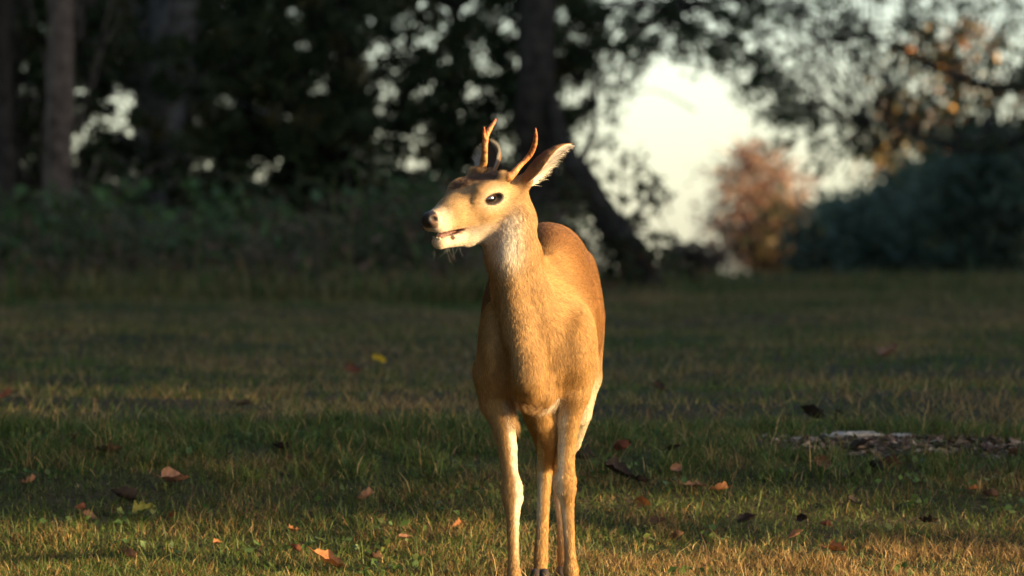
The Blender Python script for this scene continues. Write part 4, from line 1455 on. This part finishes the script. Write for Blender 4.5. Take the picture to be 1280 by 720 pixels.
for _ in range(150):
    cx, cd = rng.uniform(-200, 610), rng.uniform(38, 41)
    b0 = np.array([(cx - 640) * cd / FPX, cd - CAM_D, 0])
    b0[2] = float(terrain(b0[0], b0[1])) - .02
    hh = rng.uniform(.25, .8) * (1.15 if cx > 380 else .8)
    tip = b0 + [rng.normal() * .12, rng.normal() * .08, hh]
    ct = pick([(.22, .17, .07), (.16, .17, .05), (.13, .10, .05), (.10, .14, .04)], 1)[0]
    path = spline([b0, (b0 + tip) / 2 + [rng.normal() * .03, 0, .03], tip, tip + [rng.normal() * .10, 0, -.03]], 10)
    tube(g, path, np.linspace(.006, .002, 10), 4, ct, 0, False)
    for k in range(int(rng.integers(1, 4))):
        o_ = path[int(rng.integers(2, 7))]
        e_ = o_ + [rng.choice((-1, 1)) * rng.uniform(.06, .16), .02, rng.uniform(.05, .2)]
        q_ = spline([o_, (o_ + e_) / 2 + [0, 0, .04], e_, e_ + [(e_ - o_)[0] * .4, 0, -.05]], 6)
        wv_ = np.array([0, .008, .003])
        g.add(np.concatenate([q_ - wv_, q_ + wv_]), [[i_, i_ + 1, i_ + 7] for i_ in range(5)] + [[i_, i_ + 7, i_ + 6] for i_ in range(5)], ct)
for _ in range(85):
    c_ = at(rng.uniform(-100, 560), 355 - 125 * rng.random() ** 1.4, rng.uniform(38.5, 41))
    gz = float(terrain(c_[0], c_[1]))
    c_[2] = max(c_[2], gz + .06)
    n = int(rng.integers(5, 12))
    leaf_cloud(g, c_ + rng.normal(size=(n, 3)) * [.05, .05, .03], rng.uniform(.05, .10, n), pick([(.09, .16, .045), (.075, .13, .04), (.12, .15, .05)], n), aspect=.75)
    tube(g, spline([[c_[0] + .03, c_[1], gz - .02], [c_[0] - .02, c_[1], (gz + c_[2]) / 2], c_], 6), np.linspace(.004, .002, 6), 4, (.10, .12, .04), 0, False)
tag(g.build('undergrowth', M_LEAF), kind='stuff')
g = Geo()
n = 26000
px, d_ = rng.uniform(-260, 700, n), rng.uniform(58, 72, n)
py = 350 - 120 * rng.random(n) ** 1.3
C_ = np.stack([(px - 640) * d_ / FPX, d_ - CAM_D, CAM_H + (345 - py) * d_ / FPX], 1)
leaf_cloud(g, C_, rng.uniform(.07, .16, n), pick(GREEN_D, n))
tag(g.build('distant_woods', M_LEAF), kind='stuff')
# tall dry stalks
stk = [(455, 375, 470, 170, 'tall thin dry grass stalk, the highest, leaning beside the deer'), (440, 372, 432, 205, 'tall dry grass stalk left of the highest one'), (395, 375, 415, 270, 'short slanting dry stalk in the weeds'),
       (72, 370, 66, 265, 'thin pale stalk in front of the brown trunk'), (255, 365, 238, 265, 'bent straw coloured stalk before the broad grey trunk'), (485, 375, 500, 300, 'short dry stalk closest to the deer')]
for px, py, qx, qy, lab in stk:
    d_ = 39.5
    a_, b_ = at(px, py, d_), at(qx, qy, d_ + .2)
    a_[2] = float(terrain(a_[0], a_[1])) - .02
    g = Geo()
    tube(g, spline([a_, (a_ + b_) / 2 + [.02, 0, .03], b_], 10), np.linspace(.007, .003, 10), 6, (.16, .12, .06))
    for k in range(3):
        o_ = a_ + (b_ - a_) * (.25 + .2 * k)
        e_ = o_ + [(-1) ** k * .10, .02, .14]
        tube(g, spline([o_, (o_ + e_) / 2 + [0, 0, .03], e_], 5), np.linspace(.006, .001, 5), 4, (.15, .13, .05), 0, False)
    tag(g.build('grass_stalk', M_GRASS), lab, 'weed', 'tall dry stalks at the wood edge')
